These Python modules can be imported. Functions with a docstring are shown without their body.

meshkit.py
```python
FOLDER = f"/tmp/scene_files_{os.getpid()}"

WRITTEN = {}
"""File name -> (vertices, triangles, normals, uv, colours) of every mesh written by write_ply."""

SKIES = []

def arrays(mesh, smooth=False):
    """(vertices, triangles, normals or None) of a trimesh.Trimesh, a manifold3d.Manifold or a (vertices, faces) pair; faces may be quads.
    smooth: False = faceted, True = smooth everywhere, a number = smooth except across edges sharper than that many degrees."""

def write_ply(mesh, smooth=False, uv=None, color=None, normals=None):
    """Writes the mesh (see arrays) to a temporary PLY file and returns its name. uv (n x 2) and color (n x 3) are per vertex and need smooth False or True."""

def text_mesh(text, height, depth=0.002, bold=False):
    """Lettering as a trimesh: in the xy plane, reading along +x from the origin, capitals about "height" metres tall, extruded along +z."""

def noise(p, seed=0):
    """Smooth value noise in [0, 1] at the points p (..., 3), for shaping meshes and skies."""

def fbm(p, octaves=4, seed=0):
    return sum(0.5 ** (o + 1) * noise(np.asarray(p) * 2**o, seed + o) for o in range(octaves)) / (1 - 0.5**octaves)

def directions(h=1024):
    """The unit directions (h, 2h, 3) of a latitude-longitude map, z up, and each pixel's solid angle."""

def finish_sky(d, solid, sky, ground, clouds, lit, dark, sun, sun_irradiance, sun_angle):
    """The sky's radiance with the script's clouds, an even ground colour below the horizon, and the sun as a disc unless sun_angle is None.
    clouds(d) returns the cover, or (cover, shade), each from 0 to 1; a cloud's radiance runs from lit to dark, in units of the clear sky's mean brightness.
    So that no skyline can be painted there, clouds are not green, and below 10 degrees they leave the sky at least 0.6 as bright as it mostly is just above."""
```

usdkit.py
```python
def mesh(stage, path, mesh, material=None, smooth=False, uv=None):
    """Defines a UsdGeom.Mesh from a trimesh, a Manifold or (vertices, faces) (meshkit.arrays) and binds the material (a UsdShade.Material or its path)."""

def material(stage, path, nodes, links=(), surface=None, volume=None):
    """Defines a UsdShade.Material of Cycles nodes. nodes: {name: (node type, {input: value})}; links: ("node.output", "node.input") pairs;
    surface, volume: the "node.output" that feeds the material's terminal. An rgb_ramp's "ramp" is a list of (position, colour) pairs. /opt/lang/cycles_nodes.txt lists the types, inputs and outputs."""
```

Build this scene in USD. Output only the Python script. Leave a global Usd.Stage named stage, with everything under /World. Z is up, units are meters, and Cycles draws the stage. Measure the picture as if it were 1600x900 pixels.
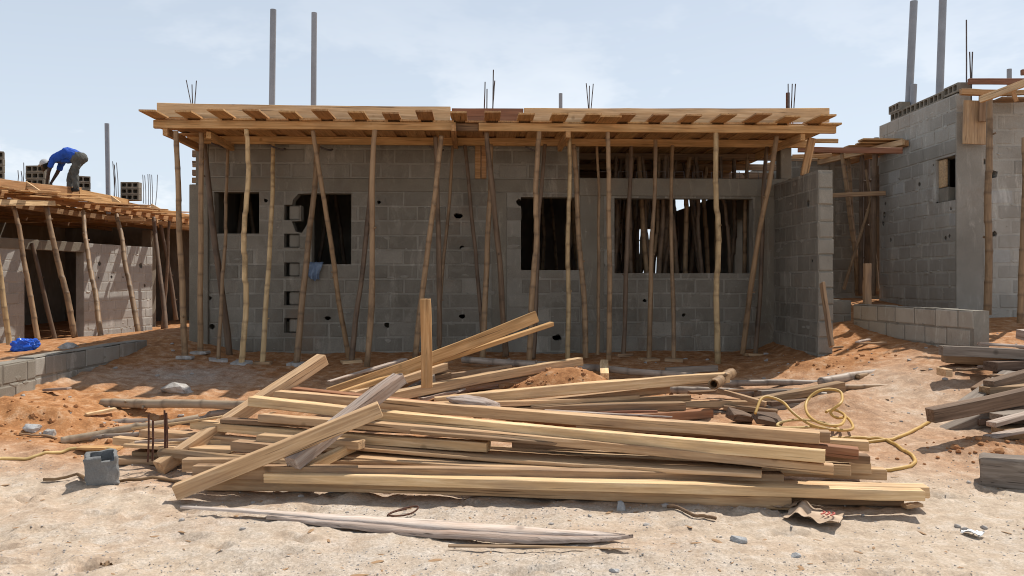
import math, random
import numpy as np, trimesh, manifold3d as m3
from scipy.interpolate import RBFInterpolator
from pxr import Usd, UsdGeom, UsdLux, UsdShade, Gf, Sdf
import usdkit
from meshkit import fbm, noise, arrays

stage = Usd.Stage.CreateInMemory()
UsdGeom.Xform.Define(stage, '/World'); UsdGeom.Scope.Define(stage, '/World/Looks')
RNG = np.random.default_rng(7); random.seed(7)

# ------------------------------------------------------------------ camera, sky, sun, exposure
F, HZ, EYE = 1300.0, 440.0, 1.6           # focal length and horizon in photo pixels, eye height in metres
cam = UsdGeom.Camera.Define(stage, '/World/Camera')
cam.AddTranslateOp().Set(Gf.Vec3d(0, 0, EYE)); cam.AddRotateXOp().Set(90.0)
cam.CreateHorizontalApertureAttr(36.0); cam.CreateFocalLengthAttr(36.0 * F / 1600)
cam.CreateVerticalApertureOffsetAttr(-(450 - HZ) / 1600 * 36.0)
cam.CreateExposureAttr(0.07)
SUN = np.array([0.46, 0.42, 1.0]); SUN /= np.linalg.norm(SUN)
EL, ROT = math.asin(SUN[2]), math.atan2(SUN[0], SUN[1])
sun = UsdLux.DistantLight.Define(stage, '/World/Sun')
sun.CreateIntensityAttr(1.25); sun.CreateAngleAttr(0.53); sun.CreateNormalizeAttr(True); sun.CreateColorAttr(Gf.Vec3f(1.0, 0.955, 0.895))
sun.AddRotateXYZOp().Set(Gf.Vec3f(0, math.degrees(math.pi / 2 - EL), math.degrees(math.atan2(SUN[1], SUN[0]))))
skymat = usdkit.material(stage, '/World/Looks/sky', {
    'sky': ('sky_texture', {'sky_type': 'single_scattering', 'sun_disc': False, 'sun_elevation': EL, 'sun_rotation': ROT, 'air_density': 1.0, 'aerosol_density': 2.2, 'ozone_density': 1.0, 'altitude': 60.0}),
    'tc': ('texture_coordinate', {}), 'mp': ('mapping', {'scale': (1.5, 1.5, 3.0)}),
    'n': ('noise_texture', {'scale': 2.3, 'detail': 9, 'roughness': 0.6, 'distortion': 0.15}),
    'r': ('rgb_ramp', {'ramp': [(0.0, (0, 0, 0)), (0.53, (0.0, 0.0, 0.0)), (0.6, (0.55, 0.55, 0.55)), (0.72, (0.9, 0.9, 0.9))]}),
    'sep': ('separate_xyz', {}), 'low': ('map_range', {'from_min': 0.02, 'from_max': 0.3, 'to_min': 1.0, 'to_max': 0.15, 'clamp': True}),
    'cov': ('math', {'math_type': 'multiply'}), 'vf': ('map_range', {'from_min': 0.0, 'from_max': 0.75, 'to_min': 0.75, 'to_max': 0.2, 'clamp': True}), 'veil': ('mix', {'color2': (11.6, 13.0, 14.6)}),
    'mx': ('mix', {'color2': (14.5, 14.6, 14.7)}), 'bg': ('background_shader', {'strength': 0.077})},
    [('tc.generated', 'mp.vector'), ('mp.vector', 'n.vector'), ('n.fac', 'r.fac'), ('tc.generated', 'sep.vector'), ('sep.z', 'low.value'), ('sep.z', 'vf.value'), ('vf.result', 'veil.fac'),
     ('r.color', 'cov.value1'), ('low.result', 'cov.value2'), ('cov.value', 'mx.fac'), ('sky.color', 'veil.color1'), ('veil.color', 'mx.color1'), ('mx.color', 'bg.color')], surface='bg.background')
dome = UsdLux.DomeLight.Define(stage, '/World/sky')
UsdShade.MaterialBindingAPI.Apply(dome.GetPrim()).Bind(skymat)
for k_, v_ in (('label', 'pale blue hazy tropical sky with thin white clouds'), ('category', 'sky'), ('kind', 'structure')):
    dome.GetPrim().SetCustomDataByKey(k_, v_)

# ------------------------------------------------------------------ helpers
def P(px, py, Y): return np.array([(px - 800) / F * Y, Y, EYE - (py - HZ) / F * Y])
def Pz(px, py, z): return P(px, py, F * (EYE - z) / (py - HZ))
COUNT = {}
def path(name, parent=None):
    base = (str(parent.GetPath()) if parent is not None else '/World') + '/' + name
    n = COUNT.get(base, 0); COUNT[base] = n + 1
    return base if n == 0 else f'{base}_{n:03d}'
def tag(p, label=None, cat=None, group=None, kind=None):
    for k, v in (('label', label), ('category', cat), ('group', group), ('kind', kind)):
        if v: p.SetCustomDataByKey(k, v)
    return p
def setT(prim, T):
    if T is not None: UsdGeom.Xformable(prim).AddTransformOp().Set(Gf.Matrix4d(*np.asarray(T, float).T.ravel().tolist()))
def obj(name, mesh, mat, parent=None, T=None, smooth=False, uv=None):
    p = usdkit.mesh(stage, path(name, parent), mesh, M[mat], smooth=smooth, uv=uv).GetPrim()
    setT(p, T); return p
def thing(name, label, cat, T=None, group=None, kind=None):
    p = UsdGeom.Xform.Define(stage, path(name)).GetPrim(); setT(p, T)
    return tag(p, label, cat, group, kind)
def frame(o, x, up=(0, 0, 1)):
    x = np.asarray(x, float); x = x / np.linalg.norm(x)
    y = np.cross(up, x); y /= np.linalg.norm(y); z = np.cross(x, y)
    T = np.eye(4); T[:3, 0], T[:3, 1], T[:3, 2], T[:3, 3] = x, y, z, o
    return T
def rotz(a, o=(0, 0, 0)):
    T = np.eye(4); c, s = math.cos(a), math.sin(a); T[:2, :2] = [[c, -s], [s, c]]; T[:3, 3] = o; return T
def grid_faces(nr, nc, closed=True):
    i, j = np.meshgrid(np.arange(nr - 1), np.arange(nc if closed else nc - 1), indexing='ij'); k = (j + 1) % nc
    return np.stack([i * nc + j, i * nc + k, (i + 1) * nc + k, (i + 1) * nc + j], -1).reshape(-1, 4)
def tris(q): return np.vstack([q[:, [0, 1, 2]], q[:, [0, 2, 3]]])
def sweep(rings, cap=True):
    r = np.asarray(rings); nr, nc = r.shape[:2]; v = r.reshape(-1, 3); f = tris(grid_faces(nr, nc))
    if cap:
        v = np.vstack([v, r[0].mean(0), r[-1].mean(0)]); a, b = nr * nc, nr * nc + 1; j = np.arange(nc); k = (j + 1) % nc
        f = np.vstack([f, np.stack([np.full(nc, a), k, j], 1), np.stack([np.full(nc, b), (nr - 1) * nc + j, (nr - 1) * nc + k], 1)])
    m = trimesh.Trimesh(v, f, process=False)
    if m.volume < 0: m.invert()
    return m
def lumber(L, w, h, seed=0, bow=0.004, rough=0.0015, taper=(1, 1), c=0.005, n=None):
    """A sawn timber: x 0..L, y 0..w, z -h..0; slightly bowed, wavy, worn edges."""
    g = np.random.default_rng(seed); n = n or max(4, int(L / 0.3)); c = min(c, h * .3, w * .3)
    xs = np.concatenate([[0, c], np.linspace(0, L, n + 1)[1:-1], [L - c, L]])
    sec = np.array([[c, 0], [w - c, 0], [w, -c], [w, -h + c], [w - c, -h], [c, -h], [0, -h + c], [0, -c]])
    b1, b2, ph = g.normal(0, bow, 2).tolist() + [g.uniform(0, 6)]
    rings = []
    for i, x in enumerate(xs):
        t = x / L; s = taper[0] + (taper[1] - taper[0]) * t
        q = (sec - [w / 2, -h / 2]) * [s ** .5, s] + [w / 2, -h / 2]
        if i in (0, len(xs) - 1): q = (q - [w / 2, -h / 2]) * [1 - c / w, 1 - c / h] + [w / 2, -h / 2]
        q = q + g.normal(0, rough, q.shape) + [b1 * L * math.sin(math.pi * t) + rough * 2 * math.sin(9 * t + ph), b2 * L * math.sin(math.pi * t)]
        rings.append(np.c_[np.full(8, x) + g.normal(0, rough, 8) * (i in (0, len(xs) - 1)), q])
    return sweep(rings)
SEED = [100]
def seed(): SEED[0] += 1; return SEED[0]
PILE = 'sawn timbers in the loose heap'
def timber(label, p0, p1, w, h, mat='fresh', group=None, name='timber', cat='timber', parent=None, roll=0.0, **k):
    """p0 -> p1: the top front edge. The thing's depth w goes away from the camera."""
    p0, p1 = np.asarray(p0, float), np.asarray(p1, float); L = np.linalg.norm(p1 - p0)
    T = frame(p0, p1 - p0)
    if roll: R = trimesh.transformations.rotation_matrix(roll, [1, 0, 0]); T = T @ R
    o = obj(name, lumber(L, w, h, seed(), **k), mat, parent, T, smooth=28)
    if parent is None: tag(o, label, cat, group)
    elif label: tag(o, label)
    return o
def pole_mesh(L, r, sd, bamboo=True, bend=0.02, sides=10, taper=0.8, hollow=False):
    """A pole along +x from its foot; bamboo has swollen rings at its nodes. uv.y tells how near a node a ring is."""
    g = np.random.default_rng(sd); xs, nd = [0.0], [0.0]; x = g.uniform(.05, .25)
    sp = g.uniform(.27, .42) if bamboo else .3
    while x < L - .03:
        if bamboo:
            for dx, q in ((-.05, 0), (-.016, .5), (0, 1), (.016, .6), (.05, 0)):
                if xs[-1] < x + dx < L: xs.append(x + dx); nd.append(q)
        else: xs.append(x); nd.append(g.uniform(0, .6))
        x += sp * g.uniform(.7, 1.3)
    xs.append(L); nd.append(0); a = np.arange(sides) / sides * 2 * math.pi
    kx = np.array([0, .3, .55, .8, 1.0]) * L
    oy, oz = [np.interp(xs, kx, np.r_[0, g.normal(0, bend, 3) * min(L, 3) / 3, 0]) for _ in (0, 1)]
    # smooth the bends
    oy, oz = [np.convolve(np.pad(o, 2, mode='edge'), np.ones(5) / 5, 'valid') for o in (oy, oz)]
    w_ = g.uniform(0, 6, 2); xa = np.array(xs); oy = oy + .0035 * np.sin(xa * 5.1 + w_[0]) * np.minimum(1, xa * 3); oz = oz + .0035 * np.sin(xa * 6.3 + w_[1]) * np.minimum(1, xa * 3)
    R, uv = [], []
    for x, q, y, z in zip(xs, nd, oy, oz):
        rr = r * (1 - (1 - taper) * x / L) * (1 + (.075 * q if bamboo else g.normal(0, .04)))
        k = rr * (1 + g.normal(0, .015 if bamboo else .05, sides))
        R.append(np.c_[np.full(sides, x), y + k * np.cos(a), z + k * np.sin(a)]); uv += [(x, q)] * sides
    if hollow:
        inner = []
        for x in (L, L - .18):
            kk = r * taper * .68; inner.append(np.c_[np.full(sides, x), oy[-1] + kk * np.cos(a), oz[-1] + kk * np.sin(a)]); uv += [(x, 0)] * sides
        R += inner
    return sweep(R), np.array(uv + [(0, 0), (L, 0)])
def pole(label, foot, top, r, mat, group=None, name='bamboo_pole', cat='bamboo pole', bamboo=True, bend=0.02, parent=None, **k):
    foot, top = np.asarray(foot, float), np.asarray(top, float); L = np.linalg.norm(top - foot)
    up = (0, 0, 1) if abs((top - foot)[2]) < .7 * L else (0, 1, 0)
    m, uv = pole_mesh(L, r, seed(), bamboo, bend, **k)
    g = np.random.default_rng(seed()); add, off = [m], []
    for _ in range(g.integers(1, 4) if not bamboo else g.integers(0, 3)):     # cut branch stubs
        x, a = g.uniform(.15, .9) * L, g.uniform(0, 6.3); c_ = m.vertices[np.abs(m.vertices[:, 0] - x) < .2].mean(0); d = np.array([.5, math.cos(a), math.sin(a)]); c_[0] = x
        st = tube([c_, c_ + d * r * 1.0, c_ + d * r * g.uniform(1.25, 1.7)], r * g.uniform(.2, .35), 6); add.append(st); off.append(np.tile([x, .6], (len(st.vertices), 1)))
    if off: m = trimesh.util.concatenate(add); uv = np.vstack([uv] + off)
    o = obj(name, m, mat, parent, frame(foot, top - foot, up), smooth=True, uv=uv)
    if parent is None: tag(o, label, cat, group)
    return o
def tube(pts, r, sides=8, closed=False):
    pts = np.asarray(pts, float); t = np.gradient(pts, axis=0); t /= np.linalg.norm(t, axis=1, keepdims=True) + 1e-12
    up = np.array([0.03, 0.05, 1.0]); rings = []
    for p, d in zip(pts, t):
        if abs(d @ up) > .98: up = np.array([1.0, 0.2, 0.0])
        b = np.cross(up, d); b /= np.linalg.norm(b); c = np.cross(d, b); up = c
        a = np.arange(sides) / sides * 2 * math.pi
        rings.append(p + r * (np.cos(a)[:, None] * b + np.sin(a)[:, None] * c))
    return sweep(rings)
def spline(pts, n=120):
    from scipy.interpolate import CubicSpline
    pts = np.asarray(pts, float); s = np.r_[0, np.cumsum(np.linalg.norm(np.diff(pts, axis=0), axis=1) ** .6)]
    return CubicSpline(s, pts)(np.linspace(0, s[-1], n))
def boxm(x0, x1, y0, y1, z0, z1, c=0.004):
    b = [m3.Manifold.cube((x1 - x0 - (2 * c if i != 0 else 0), y1 - y0 - (2 * c if i != 1 else 0), z1 - z0 - (2 * c if i != 2 else 0))).translate((x0 + (c if i != 0 else 0), y0 + (c if i != 1 else 0), z0 + (c if i != 2 else 0))) for i in range(3)]
    return m3.Manifold.batch_hull(b)
def tm(man): v, f, _ = arrays(man); return trimesh.Trimesh(v, f, process=False)
def lump(r, sd, sc=(1, 1, 1), sub=2, amp=.35, fr=1.6, flat=None):
    s = trimesh.creation.icosphere(sub, 1.0); v = s.vertices
    v = v * (1 - amp / 2 + amp * fbm(v * fr + sd * 3.7, 4, sd))[:, None] * np.asarray(sc) * r
    if flat is not None: v[:, 2] = np.maximum(v[:, 2], -flat * r)
    return trimesh.Trimesh(v, s.faces, process=False)

def rock(r, sd, sc):
    g = np.random.default_rng(sd); d = g.normal(size=(22, 3)); d /= np.linalg.norm(d, axis=1, keepdims=True); h = m3.Manifold.hull_points(d * g.uniform(.75, 1.1, (22, 1))); t = tm(h.refine(4)); n = t.vertices / np.linalg.norm(t.vertices, axis=1, keepdims=True)
    return trimesh.Trimesh((t.vertices + n * (.22 * (fbm(t.vertices * 3.1 + sd, 4, sd) - .5))[:, None]) * np.asarray(sc) * r, t.faces, process=False)

# ------------------------------------------------------------------ materials
M = {}
def mat(name, nodes, links, surface='p.BSDF'): M[name] = usdkit.material(stage, '/World/Looks/' + name, nodes, links, surface=surface)
def base_vec():
    n = {'tc': ('texture_coordinate', {}), 'oi': ('object_info', {}), 'm1': ('math', {'math_type': 'multiply', 'value2': 53.0}), 'm2': ('math', {'math_type': 'multiply', 'value2': 31.0}),
         'cx': ('combine_xyz', {}), 'va': ('vector_math', {'math_type': 'add'})}
    l = [('oi.random', 'm1.value1'), ('oi.random', 'm2.value1'), ('m1.value', 'cx.x'), ('m2.value', 'cx.y'), ('m1.value', 'cx.z'), ('tc.object', 'va.vector1'), ('cx.vector', 'va.vector2')]
    return n, l
def wood(name, dark, mid, light, stain=(.2, .17, .14), stain_amt=.5, rough=.72, vlo=.82, vhi=1.15, bump=.35, sat=1.0):
    n, l = base_vec()
    n.update({'mp': ('mapping', {'scale': (0.7, 16, 16)}), 'n1': ('noise_texture', {'scale': 2.2, 'detail': 6, 'roughness': .62, 'distortion': .5}),
        'r1': ('rgb_ramp', {'ramp': [(.25, dark), (.5, mid), (.74, light)]}),
        'mp2': ('mapping', {'scale': (.9, 4, 4)}), 'n2': ('noise_texture', {'scale': 2.3, 'detail': 5, 'roughness': .65}), 'r2': ('rgb_ramp', {'ramp': [(.46, (0, 0, 0)), (.72, (stain_amt,) * 3)]}),
        'mx': ('mix', {'color2': stain}), 'mp4': ('mapping', {'scale': (5, 5, 5)}), 'kn': ('voronoi_texture', {'scale': .55, 'randomness': 1.0}), 'kr': ('rgb_ramp', {'ramp': [(.0, (.75,) * 3), (.06, (.45,) * 3), (.1, (0, 0, 0))]}), 'mk': ('mix', {'color2': tuple(.55 * d for d in dark)}),
        'mp5': ('mapping', {'scale': (.55, 34, 34)}), 'n5': ('noise_texture', {'scale': 1.6, 'detail': 2, 'roughness': .5, 'distortion': .3}), 'r5': ('rgb_ramp', {'ramp': [(.30, (.85,) * 3), (.345, (0, 0, 0))]}), 'mc': ('mix', {'color2': tuple(.3 * d for d in dark)}),
        'mr': ('map_range', {'from_min': 0.0, 'from_max': 1.0, 'to_min': vlo, 'to_max': vhi}), 'hv': ('hsv', {'saturation': sat}), 'mr2': ('map_range', {'from_min': 0.0, 'from_max': 1.0, 'to_min': .494, 'to_max': .505}),
        'mp3': ('mapping', {'scale': (14, 60, 60)}), 'n3': ('noise_texture', {'scale': 2, 'detail': 3, 'roughness': .6}), 'ad': ('math', {'math_type': 'multiply_add', 'value2': .5}),
        'b': ('bump', {'strength': bump, 'distance': .006}), 'p': ('principled_bsdf', {'roughness': rough, 'specular_ior_level': .14})})
    l += [('va.vector', 'mp.vector'), ('mp.vector', 'n1.vector'), ('n1.fac', 'r1.fac'), ('va.vector', 'mp2.vector'), ('mp2.vector', 'n2.vector'), ('n2.fac', 'r2.fac'), ('r1.color', 'mx.color1'), ('r2.color', 'mx.fac'),
          ('va.vector', 'mp4.vector'), ('mp4.vector', 'kn.vector'), ('kn.distance', 'kr.fac'), ('mx.color', 'mk.color1'), ('kr.color', 'mk.fac'),
          ('oi.random', 'mr.value'), ('mr.result', 'hv.value'), ('oi.random', 'mr2.value'), ('mr2.result', 'hv.hue'), ('va.vector', 'mp5.vector'), ('mp5.vector', 'n5.vector'), ('n5.fac', 'r5.fac'), ('mk.color', 'mc.color1'), ('r5.color', 'mc.fac'), ('mc.color', 'hv.color'), ('hv.color', 'p.base_color'), ('va.vector', 'mp3.vector'), ('mp3.vector', 'n3.vector'), ('n3.fac', 'ad.value1'), ('n1.fac', 'ad.value3'), ('ad.value', 'b.height'), ('b.normal', 'p.normal')]
    mat(name, n, l)
wood('fresh', (.38, .225, .112), (.61, .405, .215), (.80, .59, .36), (.33, .228, .148), .55, vlo=.78, vhi=1.14)
wood('tan', (.26, .155, .08), (.45, .292, .16), (.59, .41, .245), (.22, .155, .115), .65, vlo=.72)
wood('red', (.17, .07, .035), (.28, .125, .065), (.37, .19, .105), (.2, .13, .09), .5)
wood('brown', (.13, .078, .042), (.25, .155, .085), (.36, .24, .14), (.14, .105, .08), .6)
wood('grey', (.12, .093, .07), (.23, .185, .145), (.35, .295, .235), (.12, .095, .075), .55, bump=.6)
wood('dark', (.08, .05, .032), (.155, .10, .066), (.24, .165, .115), (.06, .042, .03), .55, bump=.6)
wood('weathered', (.20, .145, .11), (.40, .32, .26), (.58, .50, .43), (.34, .20, .12), .55, bump=.8)
wood('driftwood', (.34, .26, .205), (.55, .46, .39), (.72, .635, .56), (.46, .29, .18), .5, bump=.6)
wood('form', (.285, .14, .055), (.47, .265, .115), (.60, .375, .19), (.20, .125, .06), .55)
wood('bark', (.10, .062, .036), (.20, .125, .07), (.32, .205, .12), (.08, .055, .04), .5, bump=.8)
def bamboo(name, c0, c1, node, vlo=.8, vhi=1.15):
    n, l = base_vec()
    n.update({'mp': ('mapping', {'scale': (.9, 9, 9)}), 'n1': ('noise_texture', {'scale': 2.5, 'detail': 6, 'roughness': .65}), 'r1': ('rgb_ramp', {'ramp': [(.3, c0), (.68, c1)]}),
        'n2': ('noise_texture', {'scale': 3.1, 'detail': 5, 'roughness': .7}), 'r2': ('rgb_ramp', {'ramp': [(.5, (0, 0, 0)), (.68, (.75,) * 3)]}), 'st': ('mix', {'color2': tuple(.5 * a for a in c0)}),
        'uv': ('uvmap', {'attribute': 'st'}), 'sx': ('separate_xyz', {}), 'nr': ('map_range', {'from_min': .15, 'from_max': .9, 'to_min': 0.0, 'to_max': .5, 'clamp': True}), 'mn': ('mix', {'color2': node}),
        'mr': ('map_range', {'from_min': 0.0, 'from_max': 1.0, 'to_min': vlo, 'to_max': vhi}), 'hv': ('hsv', {}), 'b': ('bump', {'strength': .25, 'distance': .004}), 'p': ('principled_bsdf', {'roughness': .55, 'specular_ior_level': .3})})
    l += [('va.vector', 'mp.vector'), ('mp.vector', 'n1.vector'), ('n1.fac', 'r1.fac'), ('va.vector', 'n2.vector'), ('n2.fac', 'r2.fac'), ('r1.color', 'st.color1'), ('r2.color', 'st.fac'), ('uv.UV', 'sx.vector'), ('sx.y', 'nr.value'), ('st.color', 'mn.color1'), ('nr.result', 'mn.fac'),
          ('oi.random', 'mr.value'), ('mr.result', 'hv.value'), ('mn.color', 'hv.color'), ('hv.color', 'p.base_color'), ('n1.fac', 'b.height'), ('b.normal', 'p.normal')]
    mat(name, n, l)
bamboo('bamboo_pale', (.33, .215, .10), (.56, .40, .21), (.15, .09, .045))
bamboo('bamboo_tan', (.19, .115, .06), (.35, .225, .12), (.085, .05, .03))
bamboo('bamboo_grey', (.21, .16, .12), (.40, .32, .25), (.10, .07, .05))
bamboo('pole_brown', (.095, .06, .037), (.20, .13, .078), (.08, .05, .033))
def cement(name, c0, c1, smear, vlo=.78, vhi=1.2, smear_at=(.48, .61), bump=.6, rust=0.0, smear_amt=.8):
    n, l = base_vec()
    n.update({'n1': ('noise_texture', {'scale': 1.3, 'detail': 7, 'roughness': .62}), 'r1': ('rgb_ramp', {'ramp': [(.3, c0), (.7, c1)]}),
        'mpz': ('mapping', {'scale': (1.25, 1.25, .8)}), 'n2': ('noise_texture', {'scale': 2.6, 'detail': 8, 'roughness': .72, 'distortion': .8}), 'r2': ('rgb_ramp', {'ramp': [(smear_at[0], (0, 0, 0)), (smear_at[1], (smear_amt,) * 3)]}), 'ms': ('mix', {'color2': smear}),
        'n4': ('noise_texture', {'scale': .8, 'detail': 5, 'roughness': .7}), 'r4': ('rgb_ramp', {'ramp': [(.55, (0, 0, 0)), (.75, (rust,) * 3)]}), 'mru': ('mix', {'color2': (.22, .13, .075)}),
        'mp6': ('mapping', {'scale': (3.2, 3.2, .75)}), 'n6': ('noise_texture', {'scale': 1.2, 'detail': 8, 'roughness': .74, 'distortion': .4}), 'r6': ('rgb_ramp', {'ramp': [(.30, (.6,) * 3), (.40, (0, 0, 0)), (.56, (0, 0, 0)), (.68, (.7,) * 3)]}), 's6': ('rgb_ramp', {'ramp': [(.40, tuple(.62 * a for a in c0)), (.55, tuple(min(.6, 1.45 * a) for a in c1))]}), 'm6': ('mix', {}),
        'mr': ('map_range', {'from_min': 0.0, 'from_max': 1.0, 'to_min': vlo, 'to_max': vhi}), 'hv': ('hsv', {}),
        'n3': ('noise_texture', {'scale': 90, 'detail': 4, 'roughness': .75}), 'g': ('map_range', {'from_min': .25, 'from_max': .75, 'to_min': .78, 'to_max': 1.18}), 'mg': ('mix', {'mix_type': 'multiply', 'fac': 1.0}),
        'ad': ('math', {'math_type': 'multiply_add', 'value2': 1.6}), 'b': ('bump', {'strength': bump, 'distance': .008}), 'p': ('principled_bsdf', {'roughness': .93, 'specular_ior_level': .15})})
    l += [('tc.object', 'n1.vector'), ('n1.fac', 'r1.fac'), ('tc.object', 'mpz.vector'), ('mpz.vector', 'n2.vector'), ('n2.fac', 'r2.fac'), ('r1.color', 'ms.color1'), ('r2.color', 'ms.fac'), ('tc.object', 'n4.vector'), ('n4.fac', 'r4.fac'), ('ms.color', 'mru.color1'), ('r4.color', 'mru.fac'),
          ('oi.random', 'mr.value'), ('mr.result', 'hv.value'), ('tc.object', 'mp6.vector'), ('mp6.vector', 'n6.vector'), ('n6.fac', 'r6.fac'), ('n6.fac', 's6.fac'), ('mru.color', 'm6.color1'), ('s6.color', 'm6.color2'), ('r6.color', 'm6.fac'), ('m6.color', 'hv.color'), ('tc.object', 'n3.vector'), ('n3.fac', 'g.value'), ('hv.color', 'mg.color1'), ('g.result', 'mg.color2'), ('mg.color', 'p.base_color'), ('n2.fac', 'ad.value1'), ('n3.fac', 'ad.value3'), ('ad.value', 'b.height'), ('b.normal', 'p.normal')]
    mat(name, n, l)
SM = (.228, .203, .164)
cement('block', (.145, .126, .098), (.228, .202, .162), SM, rust=.5, vlo=.87, vhi=1.13)
cement('block_light', (.20, .178, .142), (.30, .27, .222), SM, rust=.3, vlo=.9, vhi=1.1)
cement('mortar', (.205, .183, .147), (.31, .282, .234), SM, 1, 1, bump=.9, rust=.4)
cement('block_dry', (.265, .242, .205), (.375, .35, .305), (.30, .275, .232), rust=.35, vlo=.85, vhi=1.12, smear_amt=.5)
cement('block_sun', (.29, .278, .252), (.395, .382, .35), (.345, .332, .30), rust=.25, vlo=.92, vhi=1.08)
cement('mortar_dry', (.31, .288, .248), (.44, .415, .365), (.30, .275, .232), 1, 1, bump=.9, rust=.3, smear_amt=.5)
cement('block_grey', (.17, .17, .165), (.27, .27, .262), (.2, .198, .19), bump=.9, rust=.15)
bamboo('bamboo_dust', (.33, .24, .155), (.53, .41, .28), (.17, .115, .07))
cement('block_sandy', (.31, .275, .22), (.44, .40, .335), (.36, .32, .26), rust=.5, vlo=.9, vhi=1.1)
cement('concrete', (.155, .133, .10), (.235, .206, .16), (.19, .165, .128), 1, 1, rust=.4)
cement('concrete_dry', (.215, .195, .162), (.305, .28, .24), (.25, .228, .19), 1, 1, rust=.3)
cement('stone', (.34, .32, .29), (.50, .47, .43), (.24, .20, .16), .85, 1.1, bump=.8, rust=.5)
cement('stone_grey', (.34, .34, .335), (.50, .495, .48), (.28, .275, .26), .85, 1.1, bump=.8)
def plain(name, c0, c1, rough=.6, scale=6.0, bump=.2, spec=.3, metallic=0.0):
    n, l = base_vec()
    n.update({'n1': ('noise_texture', {'scale': scale, 'detail': 5, 'roughness': .6}), 'r1': ('rgb_ramp', {'ramp': [(.3, c0), (.7, c1)]}), 'b': ('bump', {'strength': bump, 'distance': .004}),
        'p': ('principled_bsdf', {'roughness': rough, 'specular_ior_level': spec, 'metallic': metallic})})
    l += [('va.vector', 'n1.vector'), ('n1.fac', 'r1.fac'), ('r1.color', 'p.base_color'), ('n1.fac', 'b.height'), ('b.normal', 'p.normal')]
    mat(name, n, l)
plain('pvc', (.20, .21, .23), (.27, .285, .31), .4, 3)
plain('rust', (.055, .026, .018), (.14, .06, .035), .85, 30, .6)
plain('steel', (.07, .06, .058), (.13, .11, .10), .6, 30, .4)
plain('hose', (.42, .25, .065), (.56, .355, .11), .5, 9)
plain('hose_dusty', (.38, .26, .10), (.55, .41, .18), .7, 9)
plain('cloth_blue', (.10, .14, .21), (.22, .28, .37), .95, 12, .6)
plain('plastic_blue', (.01, .06, .42), (.03, .14, .62), .3, 5)
plain('paper_brown', (.38, .27, .18), (.56, .43, .31), .9, 7, .5)
plain('paper_white', (.72, .72, .70), (.82, .81, .78), .8, 7)
plain('print_red', (.45, .10, .08), (.5, .16, .12), .8)
plain('skin', (.028, .016, .011), (.055, .03, .02), .5, 12, .1)
plain('shirt', (.012, .055, .30), (.02, .085, .42), .85, 14, .4)
plain('trousers', (.055, .055, .050), (.11, .108, .095), .95, 10, .4)
plain('cap', (.34, .34, .35), (.5, .5, .5), .9, 10, .3)
plain('shoe', (.012, .012, .012), (.03, .03, .03), .6)
plain('hair', (.006, .005, .004), (.015, .012, .01), .9, 60, .6)

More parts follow.
